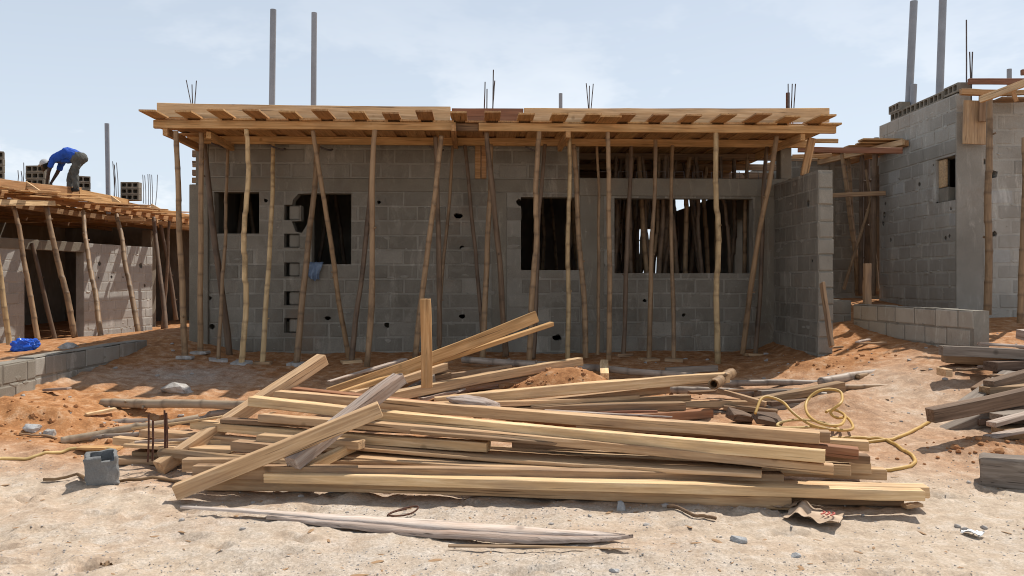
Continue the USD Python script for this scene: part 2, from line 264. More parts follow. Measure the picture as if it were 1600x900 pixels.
# ground: uv.x = laterite amount, uv.y = gravel amount (kinds of soil, laid out in the ground builder)
mat('ground', {'uv': ('uvmap', {'attribute': 'st'}), 'sx': ('separate_xyz', {}), 'g': ('geometry', {}),
    'n1': ('noise_texture', {'scale': 1.1, 'detail': 8, 'roughness': .62}), 'n2': ('noise_texture', {'scale': 7, 'detail': 7, 'roughness': .68}), 'n3': ('noise_texture', {'scale': 48, 'detail': 8, 'roughness': .8}),
    'sand': ('rgb_ramp', {'ramp': [(.3, (.36, .28, .205)), (.52, (.47, .375, .28)), (.7, (.57, .475, .375))]}), 'late': ('rgb_ramp', {'ramp': [(.3, (.22, .095, .038)), (.5, (.37, .175, .073)), (.72, (.53, .30, .145))]}),
    'grav': ('rgb_ramp', {'ramp': [(.35, (.22, .205, .19)), (.5, (.40, .37, .33)), (.66, (.52, .48, .43))]}),
    'a1': ('math', {'math_type': 'multiply_add', 'value2': 1.1, 'value3': -.55}), 'a2': ('math', {'math_type': 'add', 'use_clamp': True}), 'mx1': ('mix', {}),
    'b1': ('math', {'math_type': 'multiply_add', 'value2': 1.5, 'value3': -.78}), 'b2': ('math', {'math_type': 'add', 'use_clamp': True}), 'mx2': ('mix', {}),
    'gr': ('map_range', {'from_min': .28, 'from_max': .72, 'to_min': .62, 'to_max': 1.32}), 'mg': ('mix', {'mix_type': 'multiply', 'fac': 1.0}),
    'h': ('math', {'math_type': 'multiply_add', 'value2': .35}), 'b': ('bump', {'strength': .65, 'distance': .025}), 'p': ('principled_bsdf', {'roughness': .96, 'specular_ior_level': .12})},
    [('g.position', 'n1.vector'), ('g.position', 'n2.vector'), ('g.position', 'n3.vector'), ('n2.fac', 'sand.fac'), ('n2.fac', 'late.fac'), ('n3.fac', 'grav.fac'), ('uv.UV', 'sx.vector'),
     ('n1.fac', 'a1.value1'), ('a1.value', 'a2.value1'), ('sx.x', 'a2.value2'), ('sand.color', 'mx1.color1'), ('late.color', 'mx1.color2'), ('a2.value', 'mx1.fac'),
     ('n2.fac', 'b1.value1'), ('b1.value', 'b2.value1'), ('sx.y', 'b2.value2'), ('mx1.color', 'mx2.color1'), ('grav.color', 'mx2.color2'), ('b2.value', 'mx2.fac'),
     ('n3.fac', 'gr.value'), ('mx2.color', 'mg.color1'), ('gr.result', 'mg.color2'), ('mg.color', 'p.base_color'), ('n3.fac', 'h.value1'), ('n2.fac', 'h.value3'), ('h.value', 'b.height'), ('b.normal', 'p.normal')])
mat('pebble', {'g': ('geometry', {}), 'r': ('rgb_ramp', {'ramp': [(0, (.34, .31, .28)), (.4, (.50, .46, .41)), (.7, (.56, .46, .34)), (1, (.72, .68, .62))]}), 'p': ('principled_bsdf', {'roughness': .9, 'specular_ior_level': .2})},
    [('g.random_per_island', 'r.fac'), ('r.color', 'p.base_color')])
mat('chips', {'g': ('geometry', {}), 'r': ('rgb_ramp', {'ramp': [(0, (.30, .18, .09)), (.5, (.50, .34, .18)), (1, (.66, .52, .34))]}), 'p': ('principled_bsdf', {'roughness': .85})},
    [('g.random_per_island', 'r.fac'), ('r.color', 'p.base_color')])
mat('clod', {'g': ('geometry', {}), 'n': ('noise_texture', {'scale': 25, 'detail': 5}), 'r': ('rgb_ramp', {'ramp': [(.3, (.25, .105, .045)), (.7, (.46, .24, .11))]}), 'b': ('bump', {'strength': .6, 'distance': .01}), 'p': ('principled_bsdf', {'roughness': .95, 'specular_ior_level': .1})},
    [('g.position', 'n.vector'), ('n.fac', 'r.fac'), ('r.color', 'p.base_color'), ('n.fac', 'b.height'), ('b.normal', 'p.normal')])

# ------------------------------------------------------------------ ground
CP = np.array([(x, y, 0) for x in (-14, -7, -3.5, 0, 3.5, 7, 14) for y in (-8, 1, 4.5, 6.2)] + [
    (-3.2, 7, .01), (-1, 7, .02), (1, 7.2, .04), (3, 7, .04), (-4.4, 7.7, .0), (-5.2, 7.9, .02), (-7, 7.6, .05), (-5.3, 8.7, .33), (-5.0, 9.0, .31), (-4.7, 9.1, .2), (-4.3, 8.4, .0), (-6.5, 8.7, .35),
    (-5.5, 9.7, .31), (-5.5, 11, .38), (-5.4, 12.3, .52), (-4.6, 12.2, .45), (-5.3, 13.2, .75), (-5.2, 15, .8), (-3.6, 9.5, .14), (-3, 10.6, .25), (-1.5, 9, .13), (0, 9, .16), (0, 10.6, .27), (1.8, 9, .17), (2.8, 10.6, .27),
    (-4, 12.2, .38), (-2, 12.2, .36), (0, 12.2, .36), (2, 12.2, .36), (3.7, 12.2, .4), (-4.5, 13.4, .46), (0, 13.6, .46), (4, 13.6, .44), (3.8, 10.9, .35), (4.6, 11.7, .52), (5.2, 12.0, .72), (5.6, 10.2, .72), (4.9, 9.8, .52), (3.9, 8.6, .24), (3.4, 9.6, .27),
    (3.6, 7.4, .07), (3.2, 6.4, .02), (4.6, 8.4, .14), (5.4, 8, .1), (4.2, 8.1, .10), (4.7, 7.2, .06), (5.3, 7.0, .08), (6.4, 7, .1), (6.8, 9, .6), (6.4, 11, .85), (6.9, 13, .98), (8.6, 12, .95), (6.4, 16, 1.25), (5, 16, 1.15), (5, 13.6, .95), (0, 18, .85), (-5, 18, .8), (12, 13, 1.0), (14, 9, .7),
    (-6.6, 13.2, .62), (-8, 14, .48), (-10.4, 17.4, .3), (-11, 20, .22), (-9.8, 23, .25), (-14, 14, .35), (-9, 10.5, .5), (-6.2, 10.5, .5), (-16, 24, .2), (-5, 25, .7), (5, 25, 1.1), (16, 24, 1.2), (-60, 60, .5), (60, 60, .9), (0, 60, .8), (-60, -40, 0), (60, -40, 0), (-60, 10, .2), (60, 10, .6), (0, 200, .6), (200, 200, .6), (-200, 200, .6)], float)
RB = RBFInterpolator(CP[:, :2], CP[:, 2], kernel='linear', smoothing=0.02, neighbors=24)
def sstep(t): t = np.clip(t, 0, 1); return t * t * (3 - 2 * t)
def base_z(xy):
    from scipy.interpolate import RegularGridInterpolator as RGI
    return GI(np.clip(xy, [-9.99e1, -6], [9.99e1, 2.0e2]))
gx = np.r_[np.linspace(-100, -14, 20), np.arange(-13.6, 13.7, .4), np.linspace(14, 100, 20)]; gy = np.r_[np.arange(-6, 26, .4), np.linspace(26.4, 201, 30)]
from scipy.interpolate import RegularGridInterpolator
GXX = np.stack(np.meshgrid(gx, gy, indexing='ij'), -1)
from scipy.ndimage import gaussian_filter
GZ = RB(GXX.reshape(-1, 2)).reshape(GXX.shape[:2]); GZ = gaussian_filter(GZ, .55)
GI = RegularGridInterpolator((gx, gy), GZ, method='linear', bounds_error=False, fill_value=None)
RETX = lambda y: -5.62 - .0 * y
def gz(x, y, fine=True):
    x, y = np.atleast_1d(np.asarray(x, float)), np.atleast_1d(np.asarray(y, float)); xy = np.stack([x, y], -1); z = base_z(xy)
    # terrace behind the low retaining wall on the left
    ter = .66 - .07 * np.maximum(0, -5.7 - x); k = sstep((-5.64 - x) / .14) * sstep((13.0 - y) / .9) * sstep((y - 8.6) / .3) * sstep((x + 9) / 2)
    z = z + (np.maximum(ter, z) - z) * k
    # eroded bank below it, orange heap behind the pile, heaps at the dark pile
    z += .10 * np.exp(-(((x + 4.95) / .5) ** 2 + ((y - 8.75) / .22) ** 2))
    z += .40 * np.exp(-(((x - .66) / .66) ** 2 + ((y - 9.75) / .42) ** 2)) + .14 * np.exp(-(((x - 4.25) / .5) ** 2 + ((y - 7.45) / .3) ** 2)) + .16 * np.exp(-(((x - 3.55) / .35) ** 2 + ((y - 9.0) / .3) ** 2))
    z += .14 * np.exp(-(((x - 4.1) / .6) ** 2 + ((y - 11.2) / .3) ** 2))
    if fine:
        p = np.stack([x, y, 0 * x], -1)
        z += .07 * (fbm(p * 1.3, 3, 3) - .5) + .036 * (fbm(p * 5, 3, 5) - .5) * (1 + 1.5 * sstep((7.2 - np.hypot(x + 5, y - 8.6)) / 7)) + .018 * (fbm(p * 16, 3, 9) - .5)
        fg = np.random.default_rng(88); d_ = np.zeros_like(z)
        for fx, fy, fa in zip(fg.uniform(-4.2, 4.6, 70), 4.3 + 2.6 * fg.random(70), fg.uniform(-.9, .9, 70)):
            m_ = (np.abs(x - fx) < .35) & (np.abs(y - fy) < .35)
            if m_.any(): ca, sa = math.cos(fa), math.sin(fa); a_, b_ = (x[m_] - fx) * ca + (y[m_] - fy) * sa, -(x[m_] - fx) * sa + (y[m_] - fy) * ca; q_ = (a_ / .13) ** 2 + (b_ / .055) ** 2; d_[m_] += -.03 * np.exp(-q_ ** 2) + .016 * np.exp(-((np.sqrt(q_) - 1.35) / .3) ** 2)
        for ry in (4.75, 5.28): d_ += (-.02 * np.exp(-((y - ry - .12 * np.sin(x * .5 + ry)) / .07) ** 2)) * (fbm(p * 1.1, 2, 77) * 1.6 - .3) + .008 * np.sin(x * 60) * np.exp(-((y - ry - .12 * np.sin(x * .5 + ry)) / .06) ** 2) * (fbm(p * 1.1, 2, 77) > .45)
        z += d_
        ru = fbm(p * [9, 2.2, 1], 3, 12); z -= .05 * np.maximum(0, ru - .6) * sstep((6.6 - y) / 1)
    return z
def gzs(x, y): return float(gz(x, y)[0])
xs = np.r_[-300, -150, -90, -60, -40, -30, -24, -20, np.arange(-18, -7.4, .25), np.arange(-7.2, 7.21, .036), np.arange(7.4, 18, .25), 20, 24, 30, 40, 60, 90, 150, 300]
ys = np.r_[-200, -100, -50, -25, -12, -6, np.arange(-3, 3.6, .3), np.arange(3.7, 13.6, .036), np.arange(13.7, 27, .25), 30, 36, 45, 60, 80, 110, 150, 220, 400, 800]
GX, GY = np.meshgrid(xs, ys, indexing='xy'); Zg = gz(GX.ravel(), GY.ravel())
vv = np.stack([GX.ravel(), GY.ravel(), Zg], -1); ff = tris(grid_faces(len(ys), len(xs), False))
pp = np.stack([GX.ravel(), GY.ravel(), 0 * Zg], -1); X_, Y_ = GX.ravel(), GY.ravel()
late = sstep((Y_ - 6.1 - .4 * np.sin(X_ * .9)) / 2.2) * .78 + .04
late += .45 * np.exp(-(((X_ + 4.6) / 1.3) ** 2 + ((Y_ - 8.9) / .9) ** 2)) + .75 * np.exp(-(((X_ - .6) / .9) ** 2 + ((Y_ - 9.7) / .6) ** 2)) + .35 * np.exp(-(((X_ - 4.4) / 1.0) ** 2 + ((Y_ - 7.3) / .6) ** 2)) + .4 * np.exp(-(((X_ - 4.2) / 1.0) ** 2 + ((Y_ - 11.2) / .5) ** 2))
late -= .45 * np.exp(-(((X_ - 4.4) / 1.2) ** 2 + ((Y_ - 8.9) / 1.6) ** 2)) + .3 * np.exp(-(((X_ + 4.2) / 1) ** 2 + ((Y_ - 11.2) / .9) ** 2)) + .25 * sstep((X_ - 1.5) / 1.5) * sstep((6.3 - Y_) / .5)
late += .35 * sstep((Y_ - 11.0) / .8)
late += .30 * (fbm(pp * .9, 3, 31) - .5)
grav = sstep((6.1 - Y_) / 1.2) * (.08 + .9 * np.maximum(0, fbm(pp * [.9, 1.5, 1], 3, 21) - .37)) + .35 * np.exp(-(((X_ + .6) / 1.6) ** 2 + ((Y_ - 5.75) / .3) ** 2)) + .4 * np.exp(-(((X_ + 4.3) / .9) ** 2 + ((Y_ - 11.3) / .7) ** 2))
g_ = usdkit.mesh(stage, '/World/ground', trimesh.Trimesh(vv, ff, process=False), M['ground'], smooth=True, uv=np.stack([late, grav], -1)).GetPrim()
tag(g_, 'bare ground of pale sand and orange laterite soil', 'ground', kind='structure')

def scatter(name, label, cat, n, size, region, mt, sd, flat=.6, stretch=1.0):
    g = np.random.default_rng(sd); ico = trimesh.creation.icosphere(0); V, Fs, off, got = [], [], 0, 0
    while got < n:
        x, y = g.uniform(region[0], region[1]), region[2] + (region[3] - region[2]) * g.random() ** 1.3
        if g.random() > region[4](x, y): got += .2; continue
        got += 1
        s = size[0] * (size[1] / size[0]) ** (g.random() ** 2.2); v = ico.vertices * g.uniform(.7, 1.25, (12, 1)) * [s * stretch, s, s * flat]
        v = v @ rotz(g.uniform(0, 6.3))[:3, :3].T; V.append((v, x, y, s)); Fs.append(ico.faces + off); off += 12
    z = gz([a[1] for a in V], [a[2] for a in V])
    v = np.concatenate([a[0] + [a[1], a[2], zz + a[3] * flat * .35] for a, zz in zip(V, z)])
    return tag(obj(name, trimesh.Trimesh(v, np.concatenate(Fs), process=False), mt), label, cat, kind='stuff')
scatter('gravel', 'grey crushed stone scattered over the sandy foreground', 'gravel', 12000, (.002, .0085), (-4.5, 4.5, 4.2, 7.4, lambda x, y: np.clip(1.6 * (noise(np.array([x * 1.1, y * 1.9, 3.])) - .22), .05, 1)), 'pebble', 41)
scatter('wood_chips', 'small pale wood chips and splinters littering the ground', 'wood chips', 700, (.006, .02), (-4.5, 5, 4.4, 12, lambda x, y: .6), 'chips', 42, .25, 3.0)
scatter('soil_clods', 'loose orange soil clods on the bank and heaps', 'soil', 1100, (.012, .05), (-6, 6, 7, 11.5, lambda x, y: float(np.exp(-(((x + 4.7) / 1.0) ** 2 + ((y - 8.5) / .5) ** 2)) + np.exp(-(((x - .7) / .8) ** 2 + ((y - 9.6) / .5) ** 2)) + np.exp(-(((x - 4.4) / .8) ** 2 + ((y - 7.3) / .35) ** 2)) + .5 * np.exp(-(((x - 4.2) / .8) ** 2 + ((y - 11) / .4) ** 2)))), 'clod', 43, .75)

scatter('rubble', 'broken grey bits of block and mortar strewn near walls and heap', 'rubble', 520, (.006, .032), (-6, 7, 5.2, 13, lambda x, y: float(.12 + .9 * np.exp(-((x - 4.6) / 1.2) ** 2 - ((y - 10.5) / 1.6) ** 2) + .6 * np.exp(-((y - 12.9) / .5) ** 2) + .5 * np.exp(-((x + 4.8) / .8) ** 2 - ((y - 9.2) / .8) ** 2) + .3 * np.exp(-((y - 5.6) / .4) ** 2))), 'pebble', 44, .7, 1.4)
# ------------------------------------------------------------------ block walls
from shapely.geometry import Polygon, box as sbox, MultiPolygon
from shapely import affinity, union_all
def blob(u, z, r, sd, ax=1.0):
    g = np.random.default_rng(sd); a = np.arange(9) / 9 * 2 * math.pi
    return Polygon(np.c_[u + r * ax * np.cos(a) * g.uniform(.65, 1.2, 9), z + r * np.sin(a) * g.uniform(.65, 1.2, 9)])
def extr(poly, d0, d1):
    """A (u, z) shape with thickness from depth d0 to d1, as (u, d, z)."""
    polys = []
    for g in getattr(poly, 'geoms', [poly]):
        if g.geom_type != 'Polygon' or g.area < 1e-5: continue
        polys.append(np.array(g.exterior.coords)[:-1]); polys += [np.array(i.coords)[:-1] for i in g.interiors]
    if not polys: return None
    v, f, _ = arrays(m3.CrossSection(polys, m3.FillRule.EvenOdd).extrude(d1 - d0))
    return trimesh.Trimesh(v[:, [0, 2, 1]] + [0, d0, 0], f[:, ::-1], process=False)
def block_face(u0, u1, z0, z1, proud, g, c=.009):
    """One block as it shows in a wall: worn front edges, sides running into the mortar."""
    j = lambda s: g.normal(0, s, 4); t = g.normal(0, .0016, 4)
    cu, cz = np.array([u0, u1, u1, u0]), np.array([z0, z0, z1, z1]); su, sz = np.array([1, -1, -1, 1]), np.array([1, 1, -1, -1])
    outer = np.c_[cu + j(.003), np.full(4, .03), cz + j(.003)]; mid = outer.copy(); mid[:, 1] = -proud + c * .7
    inner = np.c_[cu + su * c * g.uniform(.6, 1.7, 4), -proud + t, cz + sz * c * g.uniform(.6, 1.7, 4)]
    v = np.vstack([outer, mid, inner]); f = []
    for a in (0, 4):
        for i in range(4): k = (i + 1) % 4; f += [[a + i, a + k, a + 4 + k], [a + i, a + 4 + k, a + 4 + i]]
    f += [[8, 9, 10], [8, 10, 11]]
    return trimesh.Trimesh(v, np.array(f), process=False)
BLK = []          # every wall's blocks wait here until the largest 300 of a thing are known
def block_wall(th, name, T, u0, u1, zb, zt, courses, thick=.22, openings=(), holes=(), BL=.45, J=.026, proud=.004, mt='block', core='mortar', first=0.0, sd=0, skip=(), show=True, keep=None):
    g = np.random.default_rng(sd + 500); op = [sbox(*o[:4]) if not hasattr(o, 'area') else o for o in openings]
    cut = union_all(op + list(holes)) if (op or holes) else None
    full = sbox(u0, zb, u1, zt)
    if cut is not None: full = full.difference(cut)
    core_o = obj(name, extr(full, 0, thick), core, th, T)
    # mortar that squeezed out of the joints
    ico = trimesh.creation.icosphere(0); lm = []
    from shapely.geometry import Point
    for _ in range(int(full.area * 16)):
        k = g.integers(0, len(courses)); u, z = g.uniform(u0, u1), courses[k] + g.normal(0, .012)
        if g.random() < .3: z = g.uniform(zb, zt)
        if not full.contains(Point(u, z).buffer(.05)): continue
        r = .012 + .035 * g.random() ** 2; lm.append(trimesh.Trimesh(ico.vertices * g.uniform(.6, 1.3, (12, 1)) * [r * g.uniform(1, 2.6), .007 + .16 * r, r * g.uniform(.5, 1)] + [u, -proud * .6, z], ico.faces, process=False))
    if lm and show: tag(obj('mortar_smears', trimesh.util.concatenate(lm), core, core_o), kind='stuff')
    z, row = courses[0], 0
    rows = list(courses)
    for row in range(len(rows) - 1):
        z0, z1 = rows[row] + J / 2, rows[row + 1] - J / 2
        if z1 - z0 > .3: continue                      # a cast beam or band: no blocks
        x = u0 - (BL + J) * (first + (.5 if row % 2 else 0)) % (BL + J) + g.normal(0, .012)
        while x < u1 - .04:
            a, b = max(x + J / 2 + g.normal(0, .003), u0 + .004), min(x + BL + J / 2 + g.normal(0, .004), u1 - .004); x += BL + J
            if b - a < .05: continue
            r = sbox(a, z0, b, z1)
            if any(s.contains(r.centroid) for s in skip): continue
            if cut is not None and r.intersects(cut):
                r2 = r.difference(cut)
                if r2.area < .004: continue
                bx = r2.bounds; m = block_face(bx[0], bx[2], bx[1], bx[3], proud, g) if abs((bx[2] - bx[0]) * (bx[3] - bx[1]) - r2.area) < 1e-4 else extr(r2, -proud, .03)
            else:
                r2 = r; m = block_face(a, b, z0 + g.normal(0, .002), z1 + g.normal(0, .002), proud + abs(g.normal(0, .003)), g)
            if m is not None: BLK.append((r2.area, core_o, m, T, mt if g.random() > .07 else {'block': 'block_light', 'block_dry': 'block_sun'}.get(mt, mt), th))
    return core_o
def flush_blocks(limit=300):
    global BLK
    BLK.sort(key=lambda b: -b[0])
    for a, par, m, T, mt, th in BLK[:limit]: obj('block', m, mt, par)
    rest = BLK[limit:]
    if rest:
        ms = []
        for a, par, m, T, mt, th in rest:
            m = m.copy(); m.apply_transform(T if T is not None else np.eye(4)); ms.append(m)
        tag(obj('small_block_pieces', trimesh.util.concatenate(ms), 'block', rest[0][5]), kind='stuff')
    BLK = []

# ------------------------------------------------------------------ the middle house: block shell
B_ = .042; TH = math.atan(B_); A_ = 13.52
HT = rotz(TH, (0, A_, 0)); HTi = np.linalg.inv(HT)
def H(px, py, d=0.0):
    """Photo pixel -> house coordinates (u, z) on the plane d metres behind the front wall."""
    a = A_ + d / math.cos(TH); k = (px - 800) / F; Y = a / (1 - B_ * k); return k * Y / math.cos(TH) + d * math.tan(TH) * 0, EYE - (py - HZ) / F * Y
def Hu(px, d=0.0):
    p = np.array([(px - 800) / F * (A_ + d / math.cos(TH)) / (1 - B_ * (px - 800) / F), (A_ + d / math.cos(TH)) / (1 - B_ * (px - 800) / F), 0, 1]); return (HTi @ p)[0]
def Hz(px, py, d=0.0): return EYE - (py - HZ) / F * (A_ + d / math.cos(TH)) / (1 - B_ * (px - 800) / F)
def HP(u, d, z): return (HT @ np.array([u, d, z, 1]))[:3]
def Hrect(x0, y0, x1, y1): return (Hu(x0), Hz((x0 + x1) / 2, y1), Hu(x1), Hz((x0 + x1) / 2, y0))
U0, U1 = Hu(297), Hu(1212); UM = Hu(905)
house = thing('block_house', 'grey unplastered single storey block house shell under timber formwork, filling the middle', 'house', HT)
ZL, ZU = 3.05, 3.27
low = [.11 + .235 * i for i in range(13)]; low = [ZL - .235 * (12 - i) for i in range(13)]
win = [sbox(*Hrect(335, 300, 405, 365)), sbox(*Hrect(487, 302, 549, 413)), sbox(*Hrect(814, 308, 905, 422)), sbox(*Hrect(960, 310, 1177, 427))]
notch = Polygon([H(x, y) for x, y in ((488, 302), (466, 303), (458, 312), (456, 322), (470, 321), (470, 345), (456, 346), (462, 362), (472, 364), (480, 350), (488, 340))])
teeth = [sbox(*Hrect(444, a, 468, b)) for a, b in ((320, 344), (365, 387), (410, 432), (455, 477), (497, 520))]
hs = [(717, 337, .05), (722, 387, .035), (722, 494, .045), (777, 496, .035), (592, 316, .03), (813, 316, .06), (780, 312, .03), (1186, 324, .035), (941, 414, .04), (326, 466, .035), (331, 510, .05), (604, 508, .05), (512, 497, .035), (415, 313, .035), (1007, 470, .03), (871, 527, .05), (924, 530, .035), (1068, 492, .03)]
holes = [blob(*H(x, y), r, 60 + i, 1.1 if i % 3 else 1.6) for i, (x, y, r) in enumerate(hs)]
gap_up = sbox(UM, ZU, U1 + .1, 4.2)
block_wall(house, 'front_wall', None, U0 + .3, U1, -.1, ZL, low, openings=win + [notch] + teeth, holes=holes, sd=1, skip=[sbox(*Hrect(768, 295, 792, 560)), sbox(*Hrect(906, 300, 944, 435)), sbox(*Hrect(1178, 300, 1215, 435))])
block_wall(house, 'upper_wall', None, U0 + .3, UM, ZU, 3.93, [ZU, ZU + .235, ZU + .47, ZU + .66], sd=2, first=.3, skip=[sbox(*Hrect(742, 225, 760, 300))])
# cast concrete: ring beam, end column, smeared strips
def hbox(name, mt, u0, u1, d0, d1, z0, z1, parent=None, c=.01): return obj(name, boxm(u0, u1, d0, d1, z0, z1, c), mt, parent or house)
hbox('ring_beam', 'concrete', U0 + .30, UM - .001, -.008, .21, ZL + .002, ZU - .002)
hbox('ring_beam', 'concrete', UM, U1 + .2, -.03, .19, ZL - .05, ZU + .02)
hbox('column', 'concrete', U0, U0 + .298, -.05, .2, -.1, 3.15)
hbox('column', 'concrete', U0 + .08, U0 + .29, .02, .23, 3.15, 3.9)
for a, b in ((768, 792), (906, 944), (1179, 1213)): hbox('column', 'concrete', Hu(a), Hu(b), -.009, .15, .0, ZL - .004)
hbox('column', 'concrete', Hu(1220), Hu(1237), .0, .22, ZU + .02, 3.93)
hbox('column_form_board', 'form', Hu(742), Hu(751), -.02, .1, ZU, 3.88); hbox('column_form_board', 'form', Hu(752), Hu(760), -.025, .1, ZU, 3.86)
for i, (a, b) in enumerate(((320, 344), (365, 387), (410, 432), (455, 477), (497, 520))):   # broken block ends set back in the toothing gaps
    r = Hrect(451, a + 1, 467.5, b - 1)
    hbox('tooth_block', 'block_light', r[0], r[2], .045, .2, r[1], r[3], c=.015)
# wing wall at the right end
WX = Hu(1209) + .0
WT = np.eye(4); WT[:3, 0] = (0, 1, 0); WT[:3, 1] = (1, 0, 0); WT[:3, 2] = (0, 0, 1); WT[:3, 3] = (WX, -1.78, 0)   # u runs backwards, depth to the right
wc = [.32 + .238 * i for i in range(13)]
wing = block_wall(house, 'wing_wall', WT, 0, 1.78, -.1, 3.2, wc, thick=.21, sd=5, holes=[blob(.35, 2.75, .06, 90), blob(.2, 1.9, .03, 91)], first=.4)
g = np.random.default_rng(8)
for i in range(12):
    z0 = wc[i] + .01; m = block_face(WX + .0 + g.uniform(-.012, .012), WX + .215 + g.uniform(-.015, .01), z0, z0 + .218, .012 + g.uniform(0, .018), g, .014); m.apply_translation([0, -1.78, 0]); m.apply_transform(np.linalg.inv(WT))
    BLK.append((.2, wing, m, WT, 'block_light', house))
flush_blocks()
# rooms behind
DB = 7.6
hbox('floor_slab', 'concrete', U0 + .1, U1 + .1, .21, DB, .7, .95)
def plain_wall(name, u0, u1, d0, d1, z0, z1, ops=()):
    along_u = (u1 - u0) > (d1 - d0); s = sbox(u0, z0, u1, z1) if along_u else sbox(d0, z0, d1, z1)
    for o in ops: s = s.difference(sbox(*o))
    m = extr(s, d0, d1) if along_u else extr(s, u0, u1)
    if not along_u: m = trimesh.Trimesh(m.vertices[:, [1, 0, 2]], m.faces[:, ::-1], process=False)
    return obj(name, m, 'block', house)
plain_wall('side_wall', U0 + .06, U0 + .27, .24, DB, .3, 3.9, [])
plain_wall('partition_wall', Hu(563), Hu(563) + .15, .24, DB, .95, 3.7)
plain_wall('partition_wall', Hu(778), Hu(778) + .15, .24, DB, .95, 3.86)
plain_wall('partition_wall', U0 + .3, Hu(775), 4.0, 4.15, .95, 3.86)
plain_wall('back_wall', U0 + .3, U1, DB, DB + .2, 0.3, 3.86, [(Hu(998, DB), 1.2, Hu(1052, DB), 2.95), (Hu(1086, DB), 3.05, Hu(1103, DB), 3.4), (Hu(1160, DB), 3.0, Hu(1205, DB), 3.75)])
plain_wall('side_wall', U1 - .12, U1 + .08, .24, DB, .3, 3.3, [(1.35, 1.0, 1.8, 2.75)])

# ------------------------------------------------------------------ formwork deck over the middle house
deck = thing('formwork_deck', 'timber slab formwork with fascia boards and overhanging planks atop the middle house', 'formwork', HT)
FD = -1.29
def dtim(name, p0, p1, w, h, mt='form', **k): return timber(None, p0, p1, w, h, mt, name=name, parent=deck, **k)
def fb(px0, px1, yt0, yt1, yb, mt, dd=0.0):
    d = FD + dd; z1a, z1b = Hz(px0, yt0, d), Hz(px1, yt1, d); h = (z1a + z1b) / 2 - 3.965
    return dtim('fascia_board', (Hu(px0, d), d, z1a), (Hu(px1, d), d, z1b), .045, h, mt, bow=.001)
fb(245, 704, 160.5, 166.5, 190, 'fresh'); fb(706, 818, 169, 169.5, 190, 'red', .02); fb(819, 1296, 168.5, 168.5, 190, 'fresh', -.005)
ZP = 3.965    # top of the soffit planks
g = np.random.default_rng(21); nP = 42; ua, ub = Hu(243, FD), Hu(1302, FD)
for i in range(nP):
    wP = (ub - ua) / nP; u = ua + wP * i; lng = i % 2 == 0
    front = (-1.93 + g.uniform(-.10, .08)) if lng else (-1.46 + g.uniform(-.05, .05))
    if i in (26, 27): front = -1.9
    gap = g.uniform(.004, .012) 
    z = ZP - (.002 if lng else .029); sk = g.normal(0, .004); ex = -gap if lng else .035
    dtim('plank', (u + wP + ex, front, z), (u + wP + ex + sk, 8.0 + g.uniform(-.3, .3), z), wP + (ex if lng else 2 * ex), .026, 'form', bow=.0003, n=12, c=.003)
for i, (dy, z) in enumerate(((.0, 0), (-.12, -.01), (.14, .01))):      # planks laid sideways at the left end
    dtim('plank', (ua - .09 - .05 * i, FD + .35 + i * .55, ZP - .058), (ua + .5, FD + .35 + i * .55, ZP - .058), .22, .024, 'form', n=4)
zb = ZP - .058
def beam(px0, px1, d, z, h, w=.07, mt='form', name='bearer', over=0): return dtim(name, (Hu(px0, d), d, z), (Hu(px1, d), d, z), w, h, mt, bow=.0008)
beam(239, 712, -1.44, zb, .115); beam(600, 747, -1.37, zb - .002, .105, mt='brown'); beam(748, 1307, -1.43, zb, .115)
beam(292, 760, -.16, zb, .12, mt='form'); beam(762, 1262, -.15, zb, .12, mt='form')
for d in (1.3, 2.6, 3.9, 5.2, 6.5, 7.4): beam(300, 1215, d, zb, .12, mt='brown')
for px, d0, d1, zz in ((262, -1.42, .5, zb - .118), (330, -1.2, .4, zb - .118), (712, -1.62, .4, zb - .06), (1258, -1.4, .6, zb - .118), (892, -1.5, -.2, zb - .12)):
    u = Hu(px, d0); dtim('cross_bearer', (u, d0, zz), (u, d1, zz), .07, .1, 'form')
for px0, y0, px1, y1, d in ((1238, 225, 1238, 284, -.2), (1262, 215, 1250, 283, -1.2)):   # timber studs standing on the wing wall
    u0, z0, u1, z1 = Hu(px0, d), Hz(px0, y0, d), Hu(px1, d), Hz(px1, y1, d)
    dtim('stud', (u0, d, z0), (u1, d, max(z1, 3.2)), .06, .11, 'form')
for px, py in ((340, 227), (430, 230), (505, 231), (680, 232), (830, 233)):           # bent bar ends hooked out below the bearer
    p = np.array([(Hu(px - 9, -.2), -.22, Hz(px, py - 3, -.2)), (Hu(px, -.2), -.24, Hz(px, py + 1, -.2)), (Hu(px + 7, -.2), -.2, Hz(px, py + 3, -.2)), (Hu(px + 12, -.2), -.06, Hz(px, py, -.2))])
    obj('bar_hook', tube(spline(p, 10), .016, 6), 'steel', deck, smooth=True)
for t in np.linspace(0.05, .95, 9):                                                    # the slab's reinforcement seen lying in the open ring beam
    u = UM + .2 + t * (U1 - UM - .5); obj('stirrup', tube([(u, .05, ZU), (u, .05, ZU + .13), (u + .16, .05, ZU + .14), (u + .17, .05, ZU)], .007, 5), 'steel', deck)

